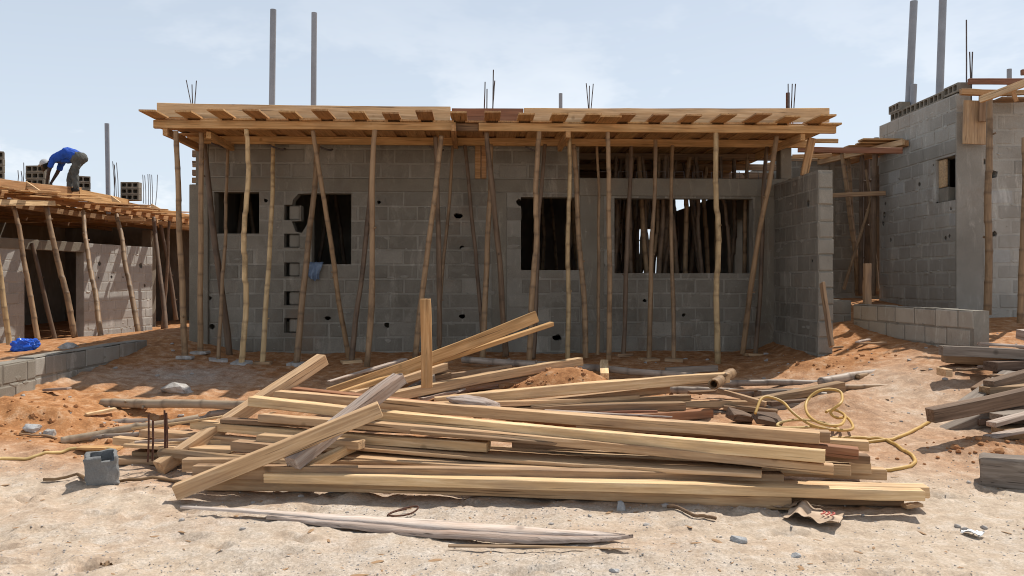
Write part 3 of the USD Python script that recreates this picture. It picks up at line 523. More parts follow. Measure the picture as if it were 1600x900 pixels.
# ------------------------------------------------------------------ props in front of the middle house
DECKP = 'props under the middle deck'
def prop(label, tx, ty, fx, fy, dt, df, r, mt='bamboo_tan', bam=True, foot=None, bend=.02):
    """Prop: top pixel at d=dt, foot pixel at d=df (house depths)."""
    top = HP(Hu(tx, dt), dt, Hz(tx, ty, dt)); ft = HP(Hu(fx, df), df, Hz(fx, fy, df)); top[2] = min(top[2], zb - .118 if abs(dt) < 2 else 3.9)
    ft[2] = min(ft[2], gzs(ft[0], ft[1]) + .03) if fy > 540 else ft[2]
    return pole(label, ft, top, r, mt, DECKP, 'bamboo_pole' if bam else 'wooden_pole', 'bamboo pole' if bam else 'wooden pole', bam, bend)
PR = [
 ('pale bamboo prop standing outermost left, in front of the end column', 275, 205, 289, 560, -1.38, -1.15, .046, 'bamboo_tan', 1),
 ('brown bamboo prop second from the left end, just inside the end column', 315, 205, 313, 559, -1.1, -.75, .044, 'bamboo_tan', 1),
 ('thick brown pole leaning right against the small left window', 318, 225, 358, 556, -.5, -.55, .052, 'pole_brown', 0),
 ('slender prop crossing the left part of the smallest window', 356, 232, 341, 566, -.1, -1.05, .030, 'bamboo_tan', 1),
 ('straight bright yellow bamboo prop crossing the right part of the smallest window', 385, 200, 377, 576, -1.4, -1.3, .043, 'bamboo_pale', 1),
 ('bright yellow bamboo prop between the smallest window and the toothed gap', 427, 222, 410, 568, -.13, -1.1, .040, 'bamboo_pale', 1),
 ('thick brown bamboo prop along the right edge of the toothed gap', 496, 226, 463, 570, -.4, -1.15, .050, 'bamboo_tan', 1),
 ('thin prop slanting down to the right across the broken window', 489, 204, 545, 560, -1.38, -.55, .040, 'bamboo_tan', 1),
 ('knotty straight prop just right of the broken window', 586, 199, 572, 578, -1.4, -1.3, .046, 'bamboo_tan', 0),
 ('dark rough prop leaning behind the knotty one right of the broken window', 584, 232, 549, 567, -.3, -.85, .042, 'pole_brown', 0),
 ('bamboo prop leaning left, its foot behind the splayed boards', 690, 212, 648, 560, -1.3, -1.0, .044, 'bamboo_tan', 1),
 ('dark crooked prop right behind the upright wooden stake', 681, 212, 686, 540, -.9, -.6, .042, 'pole_brown', 0),
 ('thin pale prop just right of the crooked dark one', 707, 222, 687, 545, -.13, -.5, .030, 'bamboo_tan', 0),
 ('dark thin prop slanting right below the deck joint', 727, 225, 755, 545, -.13, -.45, .034, 'pole_brown', 0),
 ('brown prop slanting right, rising beneath the reddish fascia board', 760, 207, 790, 556, -1.3, -.6, .046, 'pole_brown', 0),
 ('straight bamboo prop under the reddish fascia board', 767, 226, 754, 560, -.6, -.8, .046, 'bamboo_tan', 1),
 ('orange bamboo prop crossing the left edge of the narrow right window', 843, 199, 827, 563, -1.4, -1.1, .044, 'bamboo_tan', 1),
 ('rough dark pole inside the left half of the narrow right window', 853, 226, 833, 560, -.3, -.7, .036, 'pole_brown', 0),
 ('straight yellow bamboo prop crossing the right half of the narrow right window', 889, 210, 887, 560, -1.0, -1.0, .037, 'bamboo_pale', 1),
 ('brown bamboo prop leaning right at the right edge of the narrow window', 896, 226, 915, 557, -.5, -.75, .044, 'bamboo_tan', 1),
 ('slim brown prop against the smooth column between the two right windows', 931, 226, 933, 553, -.13, -.5, .028, 'bamboo_tan', 0),
 ('orange bamboo prop just left of the wide barred window', 950, 199, 951, 560, -1.4, -1.0, .040, 'bamboo_tan', 1),
 ('dark mottled pole crossing the left end of the wide window', 986, 226, 974, 554, -.13, -.45, .040, 'pole_brown', 0),
 ('greyish pole in the left third of the wide window', 1023, 212, 1014, 559, -.8, -.8, .038, 'bamboo_tan', 0),
 ('thin greyish prop in the middle of the wide window', 1051, 226, 1053, 562, -.2, -.9, .034, 'bamboo_tan', 0),
 ('stout bright bamboo prop crossing the right third of the wide window', 1119, 199, 1122, 574, -1.4, -1.3, .046, 'bamboo_pale', 1),
 ('brown pole leaning left at the right end of the wide window', 1214, 210, 1161, 552, -1.2, -.55, .044, 'bamboo_tan', 0),
 ('steep brown pole behind the leaning one beside the right inner corner', 1199, 228, 1180, 553, -.13, -.6, .038, 'pole_brown', 0)]
FOOTPADS = {0: ('thin stone', .11), 1: ('thin', .12), 3: ('pale square', .13), 4: ('tilted grey', .13), 5: ('square tan', .13), 6: ('small grey', .12), 9: ('stacked pale', .15), 23: ('flat grey', .14), 24: ('square brown', .14), 22: ('dull', .13), 27: ('wide brown', .16)}
PADLAB = {0: 'thin stone pad under the outermost left prop', 1: 'flat pale pad under the second prop from the left', 3: 'pale stone slab under the slender prop by the smallest window', 4: 'tilted grey block under the bright prop at the smallest window', 5: 'square tan board under the prop left of the toothed gap', 6: 'small grey pad under the thick prop at the toothed gap',
          9: 'stacked pale boards under the crossing props right of the broken window', 22: 'dull low board under the mottled pole at the wide window', 23: 'flat grey board under the greyish pole at the wide window', 24: 'square brown board under the thin prop mid wide window', 27: 'wide brown board beside the right inner corner'}
for i, (lab, tx, ty, fx, fy, dt, df, r, mt, bam) in enumerate(PR):
    o = prop(lab, tx, ty, fx, fy, dt, df, r, mt, bool(bam), bend=.017 if bam else .035)
    if i in PADLAB:
        f = HP(Hu(fx, df), df, 0); z = gzs(f[0], f[1]); s = FOOTPADS[i][1]; g = np.random.default_rng(300 + i); st = mt_ = 'stone' if i in (0, 1, 3, 4, 6) else 'tan'
        v, fc, _ = arrays(boxm(-s, s, -s * .75, s * .75, -.02, .03, .008)); v = v + g.normal(0, .004, v.shape)
        T = rotz(g.uniform(-.5, .5), (f[0], f[1], z + .004)) @ trimesh.transformations.euler_matrix(g.normal(0, .06) + (.12 if i in (3, 4) else 0), g.normal(0, .06), 0)
        tag(obj('foot_pad', (v, fc), st, None, T), PADLAB[i], 'foot pad', 'pads under the props')
# props inside, seen through the wide window, and at the back
g = np.random.default_rng(77)
for i in range(58):
    d = g.uniform(.9, 6.8) if i < 44 else g.uniform(.5, 1.6); px = g.uniform(955, 1130) if i < 26 else (g.uniform(825, 905) if i < 34 else (998 + 5.2 * (i - 34) + g.uniform(-2, 2) if i < 44 else 962 + 15 * (i - 44))); u = Hu(px, d)
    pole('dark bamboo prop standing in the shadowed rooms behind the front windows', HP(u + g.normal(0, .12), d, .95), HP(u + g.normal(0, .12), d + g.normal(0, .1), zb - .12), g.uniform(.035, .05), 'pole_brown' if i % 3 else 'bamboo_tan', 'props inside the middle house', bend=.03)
for i, px in enumerate((352, 372, 395, 505, 535)):
    d = .9 + .3 * i; u = Hu(px, d)
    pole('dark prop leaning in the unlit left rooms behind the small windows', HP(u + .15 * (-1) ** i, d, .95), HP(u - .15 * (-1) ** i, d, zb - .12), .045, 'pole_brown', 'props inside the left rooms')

# ------------------------------------------------------------------ pipes and starter bars above the decks
def pipe(label, px0, y0, px1, y1, Y, r, mt='pvc', group='upright grey pipes', z1=None):
    p0, p1 = P(px0, y0, Y), P(px1, y1, Y)
    if z1 is not None: p1 = p0 + (p1 - p0) * (p0[2] - z1) / (p0[2] - p1[2])
    L = np.linalg.norm(p0 - p1); a = np.arange(16) / 16 * 2 * math.pi; ring = lambda rr, x: np.c_[np.full(16, x), rr * np.cos(a), rr * np.sin(a)]
    m = sweep([ring(r, 0), ring(r, L * .55), ring(r * 1.0, L), ring(r * .86, L), ring(r * .86, L - .4)])
    return tag(obj('pipe', m, mt, None, frame(p1, p0 - p1, (0, 1, 0)), smooth=35), label, 'pipe', group)
pipe('tall grey plastic pipe above the left half of the middle deck, nearer its end', 427, 15, 425, 162, 14.2, .052, z1=3.9)
pipe('tall grey plastic pipe above the left half of the middle deck, farther from its end', 491, 20, 490, 163, 14.2, .048, z1=3.9)
pipe('short grey pipe stub above the middle of the deck', 876, 146, 876, 170, 15.0, .033, z1=3.9)
pipe('rusty steel pipe stub above the right end of the middle deck', 1231, 145, 1231, 170, 15.0, .034, 'rust', z1=3.9)
def bars(label, group, lst, Y, r=.008, z1=None, mt='steel'):
    o_ = sorted(l[0] for l in lst); W_ = ('leftmost', 'second', 'third', 'fourth', 'fifth', 'sixth')
    for (x0, y0, x1, y1) in lst:
        q_ = o_.index(x0); lab = label.replace('thin', (W_[q_] if q_ < len(lst) - 1 else 'rightmost') + ' thin', 1)
        a, b = P(x0, y0, Y), P(x1, y1, Y)
        if z1 is not None: b = a + (b - a) * (a[2] - z1) / (a[2] - b[2])
        mid = (a + b) / 2 + [.008, .01, 0]
        tag(obj('starter_bar', tube([a, a + (mid - a) * .5, mid, b], r, 6), mt, smooth=True), lab, 'steel bar', group)
bars('thin steel bar rising above the left end of the middle deck', 'starter bars at the left end', [(291, 125, 298, 165), (300, 132, 300, 165), (307, 126, 303, 165)], 13.0, z1=3.9)
bars('thin steel bar rising above the reddish fascia board', 'starter bars mid deck', [(758, 128, 756, 170), (761, 139, 760, 170), (771, 109, 769, 172), (773, 126, 769, 172)], 13.6, .010, z1=3.9)
bars('thin steel bar rising between the pipe stub and the wide window', 'starter bars right of the stub', [(916, 130, 919, 170), (921, 134, 920, 170), (927, 131, 923, 170)], 13.6, z1=3.9)
bars('thin steel bar beside the rusty pipe stub', 'starter bars at the right end', [(1238, 131, 1236, 170), (1243, 131, 1240, 170), (1231.5, 131, 1231.5, 147)], 13.9, .009, z1=3.9)

# ------------------------------------------------------------------ hollow blocks
def hollow_mesh(L=.45, D=.2, Hh=.15, n=3):
    b = boxm(-L / 2, L / 2, -D / 2, D / 2, 0, Hh, .006); w = (L - .03 * (n + 1)) / n
    for i in range(n):
        x = -L / 2 + .03 + i * (w + .03); b -= boxm(x, x + w, -D / 2 - .02, D / 2 - .03, .03, Hh - .03, .012)
    return tm(b)
HM = hollow_mesh()
def hollow(label, o, a, group, s=1.0, mt='block', tip=0.0):
    g = np.random.default_rng(seed()); T = rotz(a + g.normal(0, .04), o) @ trimesh.transformations.euler_matrix(tip, 0, 0); T[:3, :3] *= s
    return tag(obj('hollow_block', HM, mt, None, T), label, 'hollow block', group)

# ------------------------------------------------------------------ right house
rh = thing('right_house', 'tall grey block house at the right with smooth corner column and side window', 'house')
RX, RY = 7.0, 13.1
RT = np.eye(4); RT[:3, 0] = (0, 1, 0); RT[:3, 1] = (1, 0, 0); RT[:3, 3] = (RX, RY, 0)      # left face: u runs backwards
def RU(px): return RX * F / (px - 800) - RY
def RZ(px, py): return EYE - (py - HZ) / F * (RX * F / (px - 800))
top = 4.56; rc_up = [top - .235 * i for i in (3, 2, 1, 0)]; ZB = rc_up[0]; rc_lo = [ZB - .22 - .235 * i for i in range(12, -1, -1)]
rwin = sbox(RU(1494), RZ(1478, 315), RU(1463), RZ(1478, 246))
rhs = [(1437, 288, .05), (1459, 258, .02), (1486, 326, .035), (1382, 335, .06), (1384, 318, .04), (1478, 372, .04), (1484, 369, .03), (1392, 375, .04), (1380, 349, .05), (1405, 280, .02)]
block_wall(rh, 'side_wall', RT, 0, 2.75, .3, top, [rc_lo[0]] + rc_lo[1:] + [ZB] + rc_up[1:], openings=[rwin], holes=[blob(RU(x), RZ(x, y), r, 200 + i) for i, (x, y, r) in enumerate(rhs)], BL=.40, J=.034, sd=11, mt='block_dry', core='mortar_dry', skip=[sbox(-.1, ZB - .22, 3, ZB)])
def rbox(name, mt, x0, x1, y0, y1, z0, z1, c=.01, par=None): return obj(name, boxm(x0, x1, y0, y1, z0, z1, c), mt, par or rh)
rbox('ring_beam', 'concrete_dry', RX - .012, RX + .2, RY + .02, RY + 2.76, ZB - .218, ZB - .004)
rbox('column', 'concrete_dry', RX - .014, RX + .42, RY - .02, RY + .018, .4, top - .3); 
FT = np.eye(4); FT[:3, 3] = (RX + .42, RY, 0)
block_wall(rh, 'front_wall', FT, 0, 3.2, .3, top - .1, [top - .1 - .235 * i for i in range(17, -1, -1)], sd=12, J=.034, BL=.42, mt='block_dry', core='mortar_dry', holes=[blob((x - 800) / F * RY - RX - .42, EYE - (y - HZ) / F * RY, r, 230 + i) for i, (x, y, r) in enumerate(((1554, 272, .07), (1537, 253, .05), (1531, 297, .06), (1534, 320, .05), (1553, 366, .05), (1531, 459, .05)))])
flush_blocks()
rbox('back_wall', 'block', RX + .2, RX + 3.4, RY + 2.55, RY + 2.75, .3, top - .1); rbox('end_wall', 'block', RX + 3.4, RX + 3.6, RY + .23, RY + 2.54, .3, top - .1); rbox('roof_slab_form', 'form', RX + .21, RX + 3.4, RY + .2, RY + 2.5, top - .2, top - .16)
rbox('window_board', 'tan', RX + .03, RX + .07, RY + RU(1475), RY + RU(1463.4), RZ(1478, 291), RZ(1478, 247)); rbox('window_block', 'block', RX + .03, RX + .16, RY + RU(1478), RY + RU(1463.4), RZ(1478, 314.5), RZ(1478, 292))
rhf = thing('right_formwork', 'rough timber formwork on the top corner of the right house', 'formwork')
def rt(name, a, b, w, h, mt='form', **k): return timber(None, a, b, w, h, mt, name=name, parent=rhf, **k)
rt('shutter_board', P(1505, 157, 12.95), P(1503, 225, 12.95), .03, .36, 'tan')
for nm, a, b, h, mt in (('cleat', P(1529, 150, 12.88), P(1528, 190, 12.88), .14, 'brown'),): rt(nm, a, b, .04, h, mt)
rt('rail', P(1515, 122, 12.9), P(1640, 122, 12.9), .06, .09, 'red'); rt('rail', P(1503, 138, 12.8), P(1570, 140, 12.8), .08, .09, 'form'); rt('rail', P(1530, 150, 12.2), P(1630, 112, 11.2), .05, .10, 'fresh'); rt('rail', P(1560, 142, 12.9), P(1640, 139, 12.9), .08, .07, 'form')
rt('rail', P(1566, 151, 12.7), P(1640, 150, 12.7), .3, .03, 'brown'); rt('cleat', P(1586, 140, 12.4), P(1592, 157, 12.4), .03, .06, 'form'); rt('rail', P(1598, 108, 12), P(1650, 104, 12), .06, .08, 'red')
rt('side_board', (RX - .03, RY - .02, top + .02), (RX - .03, RY - .02, top - .5), .05, .06, 'brown')
pole('bamboo prop standing before the front face of the right house', P(1543, 492, 12.4), P(1545, 148, 12.4), .055, 'bamboo_tan', 'props at the right house')
pole('bamboo prop at the right picture edge before the right house', P(1594, 505, 12.0), P(1600, 215, 12.0), .045, 'bamboo_tan', 'props at the right house')
HB = 'hollow blocks along the right house wall'
for i, (Y, z) in enumerate(((13.32, top), (13.79, top), (14.26, top), (14.73, top))):
    hollow(('hollow block on the right house wall top, nearest the formwork corner', 'hollow block on the right house wall top, second from the formwork corner', 'hollow block on the right house wall top, third from the corner', 'hollow block on the right house wall top, fourth from the corner')[i], (RX + .12, Y, z + (.03 if i == 0 else 0)), -math.pi / 2, HB)
for i, (Y, z, l) in enumerate(((15.2, top, 'lower hollow block of the stepped pair left of the right house pipes'), (15.3, top + .152, 'upper hollow block of the stepped pair left of the right house pipes'))): hollow(l, (RX + .12, Y - .0, z), -math.pi / 2, HB)
pipe('tall grey plastic pipe behind the right house wall, the left of two', 1428, 2, 1419, 182, 15.25, .066, z1=4.3); pipe('tall grey plastic pipe behind the right house wall, cut by the picture top', 1474, -20, 1468, 150, 14.3, .062, z1=4.3)
pipe('short wide grey pipe beside the tall pipe of the right house', 1428, 132, 1426, 175, 15.1, .055, z1=4.3); pipe('short grey pipe stub over the right house formwork', 1577, 108, 1577, 135, 14.5, .04, z1=4.3)
bars('tall thin steel bar at the corner of the right house', 'starter bars on the right house', [(1510, 31, 1510, 140), (1515, 81, 1517, 135), (1519.5, 81, 1517.5, 140)], 13.2, .010, z1=4.4)

# ------------------------------------------------------------------ house behind, between the middle and the right one
mh = thing('rear_house', 'shaded grey block house behind, in the gap between the middle and right houses', 'house', rotz(0, (0, 17.0, 0)))
def MU(px, Y=17.0): return (px - 800) / F * Y
def MZ(py, Y=17.0): return EYE - (py - HZ) / F * Y
block_wall(mh, 'front_wall', None, MU(1225), MU(1400), .7, MZ(243), [MZ(243) - .235 * i for i in range(12, -1, -1)], sd=15)
flush_blocks()
obj('corner_column', boxm(MU(1296), MU(1304), -.03, .1, 2.3, MZ(240), .01), 'concrete', mh); obj('side_wall', boxm(MU(1225), MU(1225) + .2, .22, 5, .7, MZ(243), .01), 'block', mh); obj('end_wall', boxm(MU(1225) + .2, MU(1400), 4.8, 5, .7, MZ(243), .01), 'block', mh)
md = thing('rear_formwork', 'stepped timber deck formwork over the house behind, beside the right house wall', 'formwork')
g = np.random.default_rng(31)
for i in range(9):
    a = P(1318 + i * 5.5, 225 - i * 8.2 + 12, 15.4 - .0 * i); a = np.array([5.9 + .11 * i, 17.6 - .34 * i, 4.12 + .006 * i])
    timber(None, a + [-.25 - g.uniform(0, .25), 0, 0], a + [1.3 - .02 * i, 0, 0], .24, .03, 'form', name='plank', parent=md)
timber(None, (6.05, 17.7, 4.08), (6.85, 14.6, 4.10), .07, .1, 'fresh', name='bearer', parent=md); timber(None, (6.75, 17.7, 4.08), (6.9, 14.6, 4.08), .07, .1, 'form', name='bearer', parent=md)
RG = 'props under the rear deck'
for lab, tx, ty, fx, fy, Y, r, mt, b in (('brown bamboo prop leaning right below the rear deck, against the shaded wall', 1316, 240, 1345, 462, 16.2, .05, 'bamboo_tan', 1), ('pale prop beside it under the middle of the rear deck', 1325, 240, 1340, 462, 16.4, .045, 'bamboo_tan', 1),
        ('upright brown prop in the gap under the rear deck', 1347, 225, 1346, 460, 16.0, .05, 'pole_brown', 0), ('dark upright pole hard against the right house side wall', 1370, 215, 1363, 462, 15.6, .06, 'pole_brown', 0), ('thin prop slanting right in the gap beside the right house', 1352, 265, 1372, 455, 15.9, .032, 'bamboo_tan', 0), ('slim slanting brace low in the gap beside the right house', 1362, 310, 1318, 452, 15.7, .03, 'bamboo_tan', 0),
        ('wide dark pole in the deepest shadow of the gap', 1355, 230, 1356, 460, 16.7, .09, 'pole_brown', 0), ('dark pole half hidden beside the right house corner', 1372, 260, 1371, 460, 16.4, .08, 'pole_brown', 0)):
    pole(lab, P(fx, fy, Y), P(tx, ty, Y), r, mt, RG, 'bamboo_pole' if b else 'wooden_pole', 'bamboo pole' if b else 'wooden pole', bool(b))
timber('weathered horizontal rail tied across the props of the rear house', P(1293, 302, 15.6), P(1384, 298, 15.4), .05, .085, 'tan', None, 'rail', 'rail')
BR = 'boards bridging the gap right of the middle deck'
timber('long dark red board reaching out past the right end of the middle deck', P(1247, 229, 14.4), P(1411, 231, 14.0), .05, .095, 'red', BR, 'board', 'board')
timber('upper pale board sticking out above the dark red one', P(1238, 216, 14.9), P(1310, 217, 14.6), .05, .07, 'form', BR, 'board', 'board')
timber('lower pale board end just beneath the dark red one', P(1238, 241, 15.2), P(1300, 240, 15.0), .05, .055, 'form', BR, 'board', 'board')
timber('short brown board below, near the top of the wing wall', P(1230, 247, 16.0), P(1278, 247, 16.0), .05, .05, 'brown', BR, 'board', 'board')

# ------------------------------------------------------------------ low walls
def low_wall(name, label, a, b, zt, zb_, sd, first=0.0, right_of=True, thick=.2, n=4, mt='block'):
    """Vertical block wall whose visible face runs a -> b; the wall's thickness lies to the left of that direction."""
    a, b = np.asarray(a, float), np.asarray(b, float); d = b - a; L = np.linalg.norm(d); th = thing(name, label, 'wall', rotz(math.atan2(d[1], d[0]), (a[0], a[1], 0)))
    block_wall(th, 'core', None, 0, L, zb_, zt - .004, [zt - .235 * i for i in range(n, -1, -1)], thick=thick, sd=sd, first=first, proud=.008, mt=mt)
    for i in range(int(L / .47)):       # tops of the blocks in the top course
        BLK.append((.04, th, (lambda m: m)(tm(boxm(i * .47 + .01, min(L, i * .47 + .46), .0, thick - .005, zt - .02, zt + .004 + .004 * math.sin(i * 2.1), .006))), None, 'block_light', th))
    flush_blocks(); return th
low_wall('retaining_wall', 'low grey block retaining wall along the left terrace', (-5.6, 9.75), (-5.6, 12.75), .71, -.2, 17, mt='block_dry')
low_wall('wall_end', 'lit end stub of stacked blocks at the left picture edge', (-5.52, 8.0), (-5.56, 9.7), .70, -.2, 18, .3, mt='block_light')
low_wall('garden_wall', 'low sunlit-topped block wall in front of the right house', (5.42, 13.2), (5.72, 10.3), 1.24, .2, 19, n=4, mt='block_sandy')
low_wall('cross_wall', 'low shaded brownish block wall behind, joining the low right wall to the middle house', (4.9, 13.55), (5.5, 13.5), 1.30, .2, 20, n=4)
tag(obj('timber_post', lumber(.75, .1, .1, seed()), 'tan', None, frame(P(1348, 470 + 6, 13.2) + [0, 0, -.1], (0, 0, 1), (0, 1, 0)) @ np.eye(4), smooth=28), 'short square timber post standing at the low right wall', 'post')

# ------------------------------------------------------------------ left house
LA, LB = np.array([-.6154 * 17.6, 17.6]), np.array([-.4308 * 22.6, 22.6]); ld = LB - LA; LL = np.linalg.norm(ld); LTH = math.atan2(ld[1], ld[0])
LT = rotz(LTH, (LA[0], LA[1], 0)); LTi = np.linalg.inv(LT)
def LU(px):          # where a pixel's ray meets the left house's wall line
    k = (px - 800) / F; Y = (LA[0] - ld[0] / ld[1] * LA[1]) / (k - ld[0] / ld[1]); return (LTi @ np.array([k * Y, Y, 0, 1]))[0], Y
def LZ(px, py): return EYE - (py - HZ) / F * LU(px)[1]
lh = thing('left_house', 'low grey block house on the left with striped sunlit wall under a timber deck', 'house', LT)
# wall depth goes away from the yard: +y of the frame is to the left (-x), so the visible face (d = 0) looks towards +x
ldoor = sbox(LU(38)[0], .05, LU(131)[0], LZ(90, 392)); lc = [2.53 - .235 * i for i in range(11, -1, -1)]
FLX = np.diag([1., 1, 1, 1])
lw = [sbox(-7, 2.53, -6, 2.6)]
block_wall(lh, 'front_wall', None, -5.0, LU(238)[0], -.1, 2.53, lc, openings=[ldoor], holes=[blob(LU(x)[0], LZ(x, y), r, 260 + i) for i, (x, y, r) in enumerate(((155, 412, .06), (220, 415, .07), (174, 433, .04), (192, 433, .03), (226, 446, .05), (154, 434, .03)))], sd=25, mt='block_sun', core='mortar_dry', skip=[sbox(-6, LZ(90, 392), LU(135)[0], 2.6)])
flush_blocks()
obj('lintel', boxm(-5, LU(134)[0], -.02, .18, LZ(90, 392) + .0, 2.535, .01), 'concrete', lh)
uE = LU(238)[0]
obj('floor_slab', boxm(-5, uE + 4, .21, 6, -.1, .1, .01), 'clod', lh)
obj('back_wall', boxm(-5, uE + 4, 6, 6.2, -.1, 3.39, .01), 'block', lh); obj('side_wall', boxm(uE + 3.8, uE + 4, -.3, 6, -.1, 3.39, .01), 'block', lh); 
obj('pier', boxm(uE + 1.6, uE + 1.85, 1.2, 1.5, -.1, 3.1, .01), 'concrete', lh); obj('side_wall', boxm(-5.2, -5, 0, 6, -.1, 3.39, .01), 'block', lh)
# deck of the left house. edge from px 0 (Y 16.5) to px 290 (Y 24)
EA, EB = np.array([-.6154 * 16.5, 16.5]), np.array([-.3923 * 24.0, 24.0]); ed = EB - EA; EL_ = np.linalg.norm(ed); EU = ed / EL_; EN = np.array([-EU[1], EU[0]])   # EN: into the house (-x)
ldk = thing('left_deck', 'sagging timber deck with stacked loose planks over the left house', 'formwork')
def E(s, n, z): p = EA + EU * s + EN * n; return np.array([p[0], p[1], z])
def lt(name, a, b, w, h, mt='form', **k): return timber(None, a, b, w, h, mt, name=name, parent=ldk, **k)
g = np.random.default_rng(51)
ZD = 3.42
i = 0; s = -4.0
while s < EL_ + 3.4:     # planks, their ends ragged beyond the edge
    wd = g.uniform(.19, .26); far = i % 2 == 0; zz = ZD + (.003 if far else -.024)
    lt('plank', E(s + (.03 if not far else 0), -.42 + g.uniform(-.2, .2) if far else .72, zz), E(s + (.03 if not far else 0), 7.6, zz), wd + (.06 if not far else 0), .025, 'form', n=6, c=.003, bow=.0004); s += wd; i += 1
for n_, z0, h, mt in ((.05, ZD - .053, .12, 'form'), (.75, ZD - .053, .12, 'brown'), (2.2, ZD - .053, .12, 'brown'), (4.0, ZD - .053, .12, 'brown')):
    lt('bearer', E(EL_ + 3.2, n_, z0), E(-4, n_, z0), .07, h, mt, n=10)
for k in range(12): lt('joist_end', E(4.6 + k * .62, -.10, ZD - .155), E(4.6 + k * .62 + .0, .9, ZD - .155), .07, .09, 'fresh', n=2)
lt('front_rail', P(82, 313.5, 17.7), P(-40, 311, 15.6), .07, .115, 'fresh')
lt('fascia_board', P(125, 293, 19.6), P(-30, 275, 16.3), .04, .30, 'form'); lt('fascia_board', P(200, 312, 21.6), P(122, 296, 19.5), .04, .25, 'form'); lt('fascia_board', P(300, 336, 24.6), P(198, 316, 21.6), .04, .26, 'form')
lds = [(140, 305, 19.3, 5, 301, 16.6), (145, 309, 19.2, 25, 305, 16.8), (228, 321, 20.6, 120, 316, 18.8), (252, 327, 21.2, 165, 322, 19.4), (288, 331, 22.6, 190, 327, 20.2), (297, 337, 23.4, 240, 334, 21.8), (80, 299, 17.9, -20, 297, 16)]
LPL = ['loose plank topmost in the left deck edge stack, in front of the bending man', 'loose plank lying just under the topmost on the left deck edge', 'loose plank on the deck edge below the lone grey pipe', 'loose plank on the left deck edge below the small block stack', 'long loose plank near the far end of the left deck edge', 'loose plank at the far right tip of the left deck', 'short loose plank at the left picture edge above the bright rail']
for (a, b, Ya, c_, d_, Yb), lab in zip(lds, LPL): timber(lab, P(a, b, Ya), P(c_, d_, Yb), .22, .028, 'form', 'loose planks on the left deck', 'loose_plank', 'plank')
for lab, pts in (('pale triangular wood offcut near the bending man\'s hands', [(40, 283), (42, 295), (61, 297)]), ('pale triangular wood offcut below the lone grey pipe', [(173, 305), (175, 315), (188, 316)]), ('small pale wood wedge near the far end of the left deck', [(236, 318), (236, 325), (252, 327)])):
    q = [P(x, y, 17.6 if x < 100 else (19.8 if x < 200 else 21.2)) for x, y in pts]; pol = np.array(q); n_ = np.array([0, .05, 0])
    v = np.vstack([pol, pol + n_ * 1.2]); tag(obj('wood_wedge', trimesh.Trimesh(v, [[0, 1, 2], [3, 5, 4], [0, 3, 4], [0, 4, 1], [1, 4, 5], [1, 5, 2], [2, 5, 3], [2, 3, 0]], process=False), 'fresh'), lab, 'offcut')
for i in range(3): hollow(f'{("lowest", "middle", "topmost")[i]} hollow block of the stack behind the bending man\'s head', P(59, 291, 19.6) + np.array([0, 0, .0 + .16 * i]), -.15, 'hollow blocks on the left deck', 1.05)
for i in range(3): hollow(f'{("lowest", "middle", "topmost")[i]} hollow block of the stack behind the bending man\'s legs', P(125, 305, 21.0) + np.array([0, .0, .0 + .16 * i]), .5, 'hollow blocks on the left deck', 1.05)
for i in range(3): hollow(f'{("lowest", "middle", "topmost")[i]} hollow block of the stack right of the lone grey pipe', P(205, 313.5, 21.8) + np.array([0, 0, .16 * i]), .02, 'hollow blocks on the left deck', 1.05)
for i in range(4): hollow(f'{("lowest", "second lowest", "second highest", "topmost")[i]} hollow block of the stack cut by the left picture edge', P(-12, 280, 19.0) + np.array([0, 0, .16 * i]), .4, 'hollow blocks on the left deck', 1.05)
pipe('lone grey plastic pipe standing on the left deck', 167, 193, 169, 306, 21.0, .055, z1=3.3)
bars('thin steel bar beside the lone pipe on the left deck', 'starter bars beside the lone pipe', [(176, 252, 179, 310), (178, 256, 182, 310), (182, 254, 185, 310), (179, 258, 178, 310)], 21.4, .009)
bars('thin steel bar between the small block stack and the outermost left prop', 'starter bars at the far end of the left deck', [(223, 273, 224, 318), (226, 274, 228, 319), (231, 272, 232, 320), (234, 272, 235, 320), (237, 273, 238, 320), (246, 273, 243, 321)], 22.4, .009)
bars('thin steel bar left of the block stack behind the man', 'starter bars left of the man', [(28, 266, 28, 285), (33, 267, 34, 288), (37, 254, 36, 288)], 19.5, .009)
LG = 'props under the left deck'
def lp(label, tx, ty, fx, fy, Yt, Yf, r, mt='bamboo_tan', b=True): return pole(label, P(fx, fy, Yf), P(tx, ty, Yt), r, mt, LG, 'bamboo_pole' if b else 'wooden_pole', 'bamboo pole' if b else 'wooden pole', b)
lp('bamboo prop before the left jamb of the dark doorway of the left house', 20, 318, 60, 541, 16.8, 16.3, .052); lp('thick bamboo prop slanting across the dark doorway of the left house', 72, 318, 117, 527, 17.6, 17.2, .062); lp('slanting prop just right of the dark doorway of the left house', 130, 330, 158, 532, 18.9, 17.0, .055, 'bamboo_tan'); lp('slanting prop across the striped sunlit wall', 182, 335, 216, 520, 20.0, 18.6, .06)
lp('dark prop at the far corner of the striped wall', 240, 340, 259, 516, 21.6, 20.5, .06, 'pole_brown', False); lp('pale prop cut off at the left picture edge', -12, 320, 17, 551, 15.8, 15.6, .05, 'bamboo_pale'); lp('thin prop in the shade inside the dark doorway', 50, 380, 88, 536, 18.4, 18.4, .05, 'pole_brown', False)
lp('curved thin prop beyond the striped wall', 265, 345, 254, 515, 22.5, 22.5, .045, 'pole_brown', False); lp('dark prop in the shade beyond the striped wall', 250, 345, 275, 500, 23.5, 23.5, .06, 'pole_brown', False)
timber('square timber stud between the slanting prop and the striped wall', P(187, 336, 20.6), P(187, 395, 20.6), .08, .17, 'form', None, 'stud', 'stud')
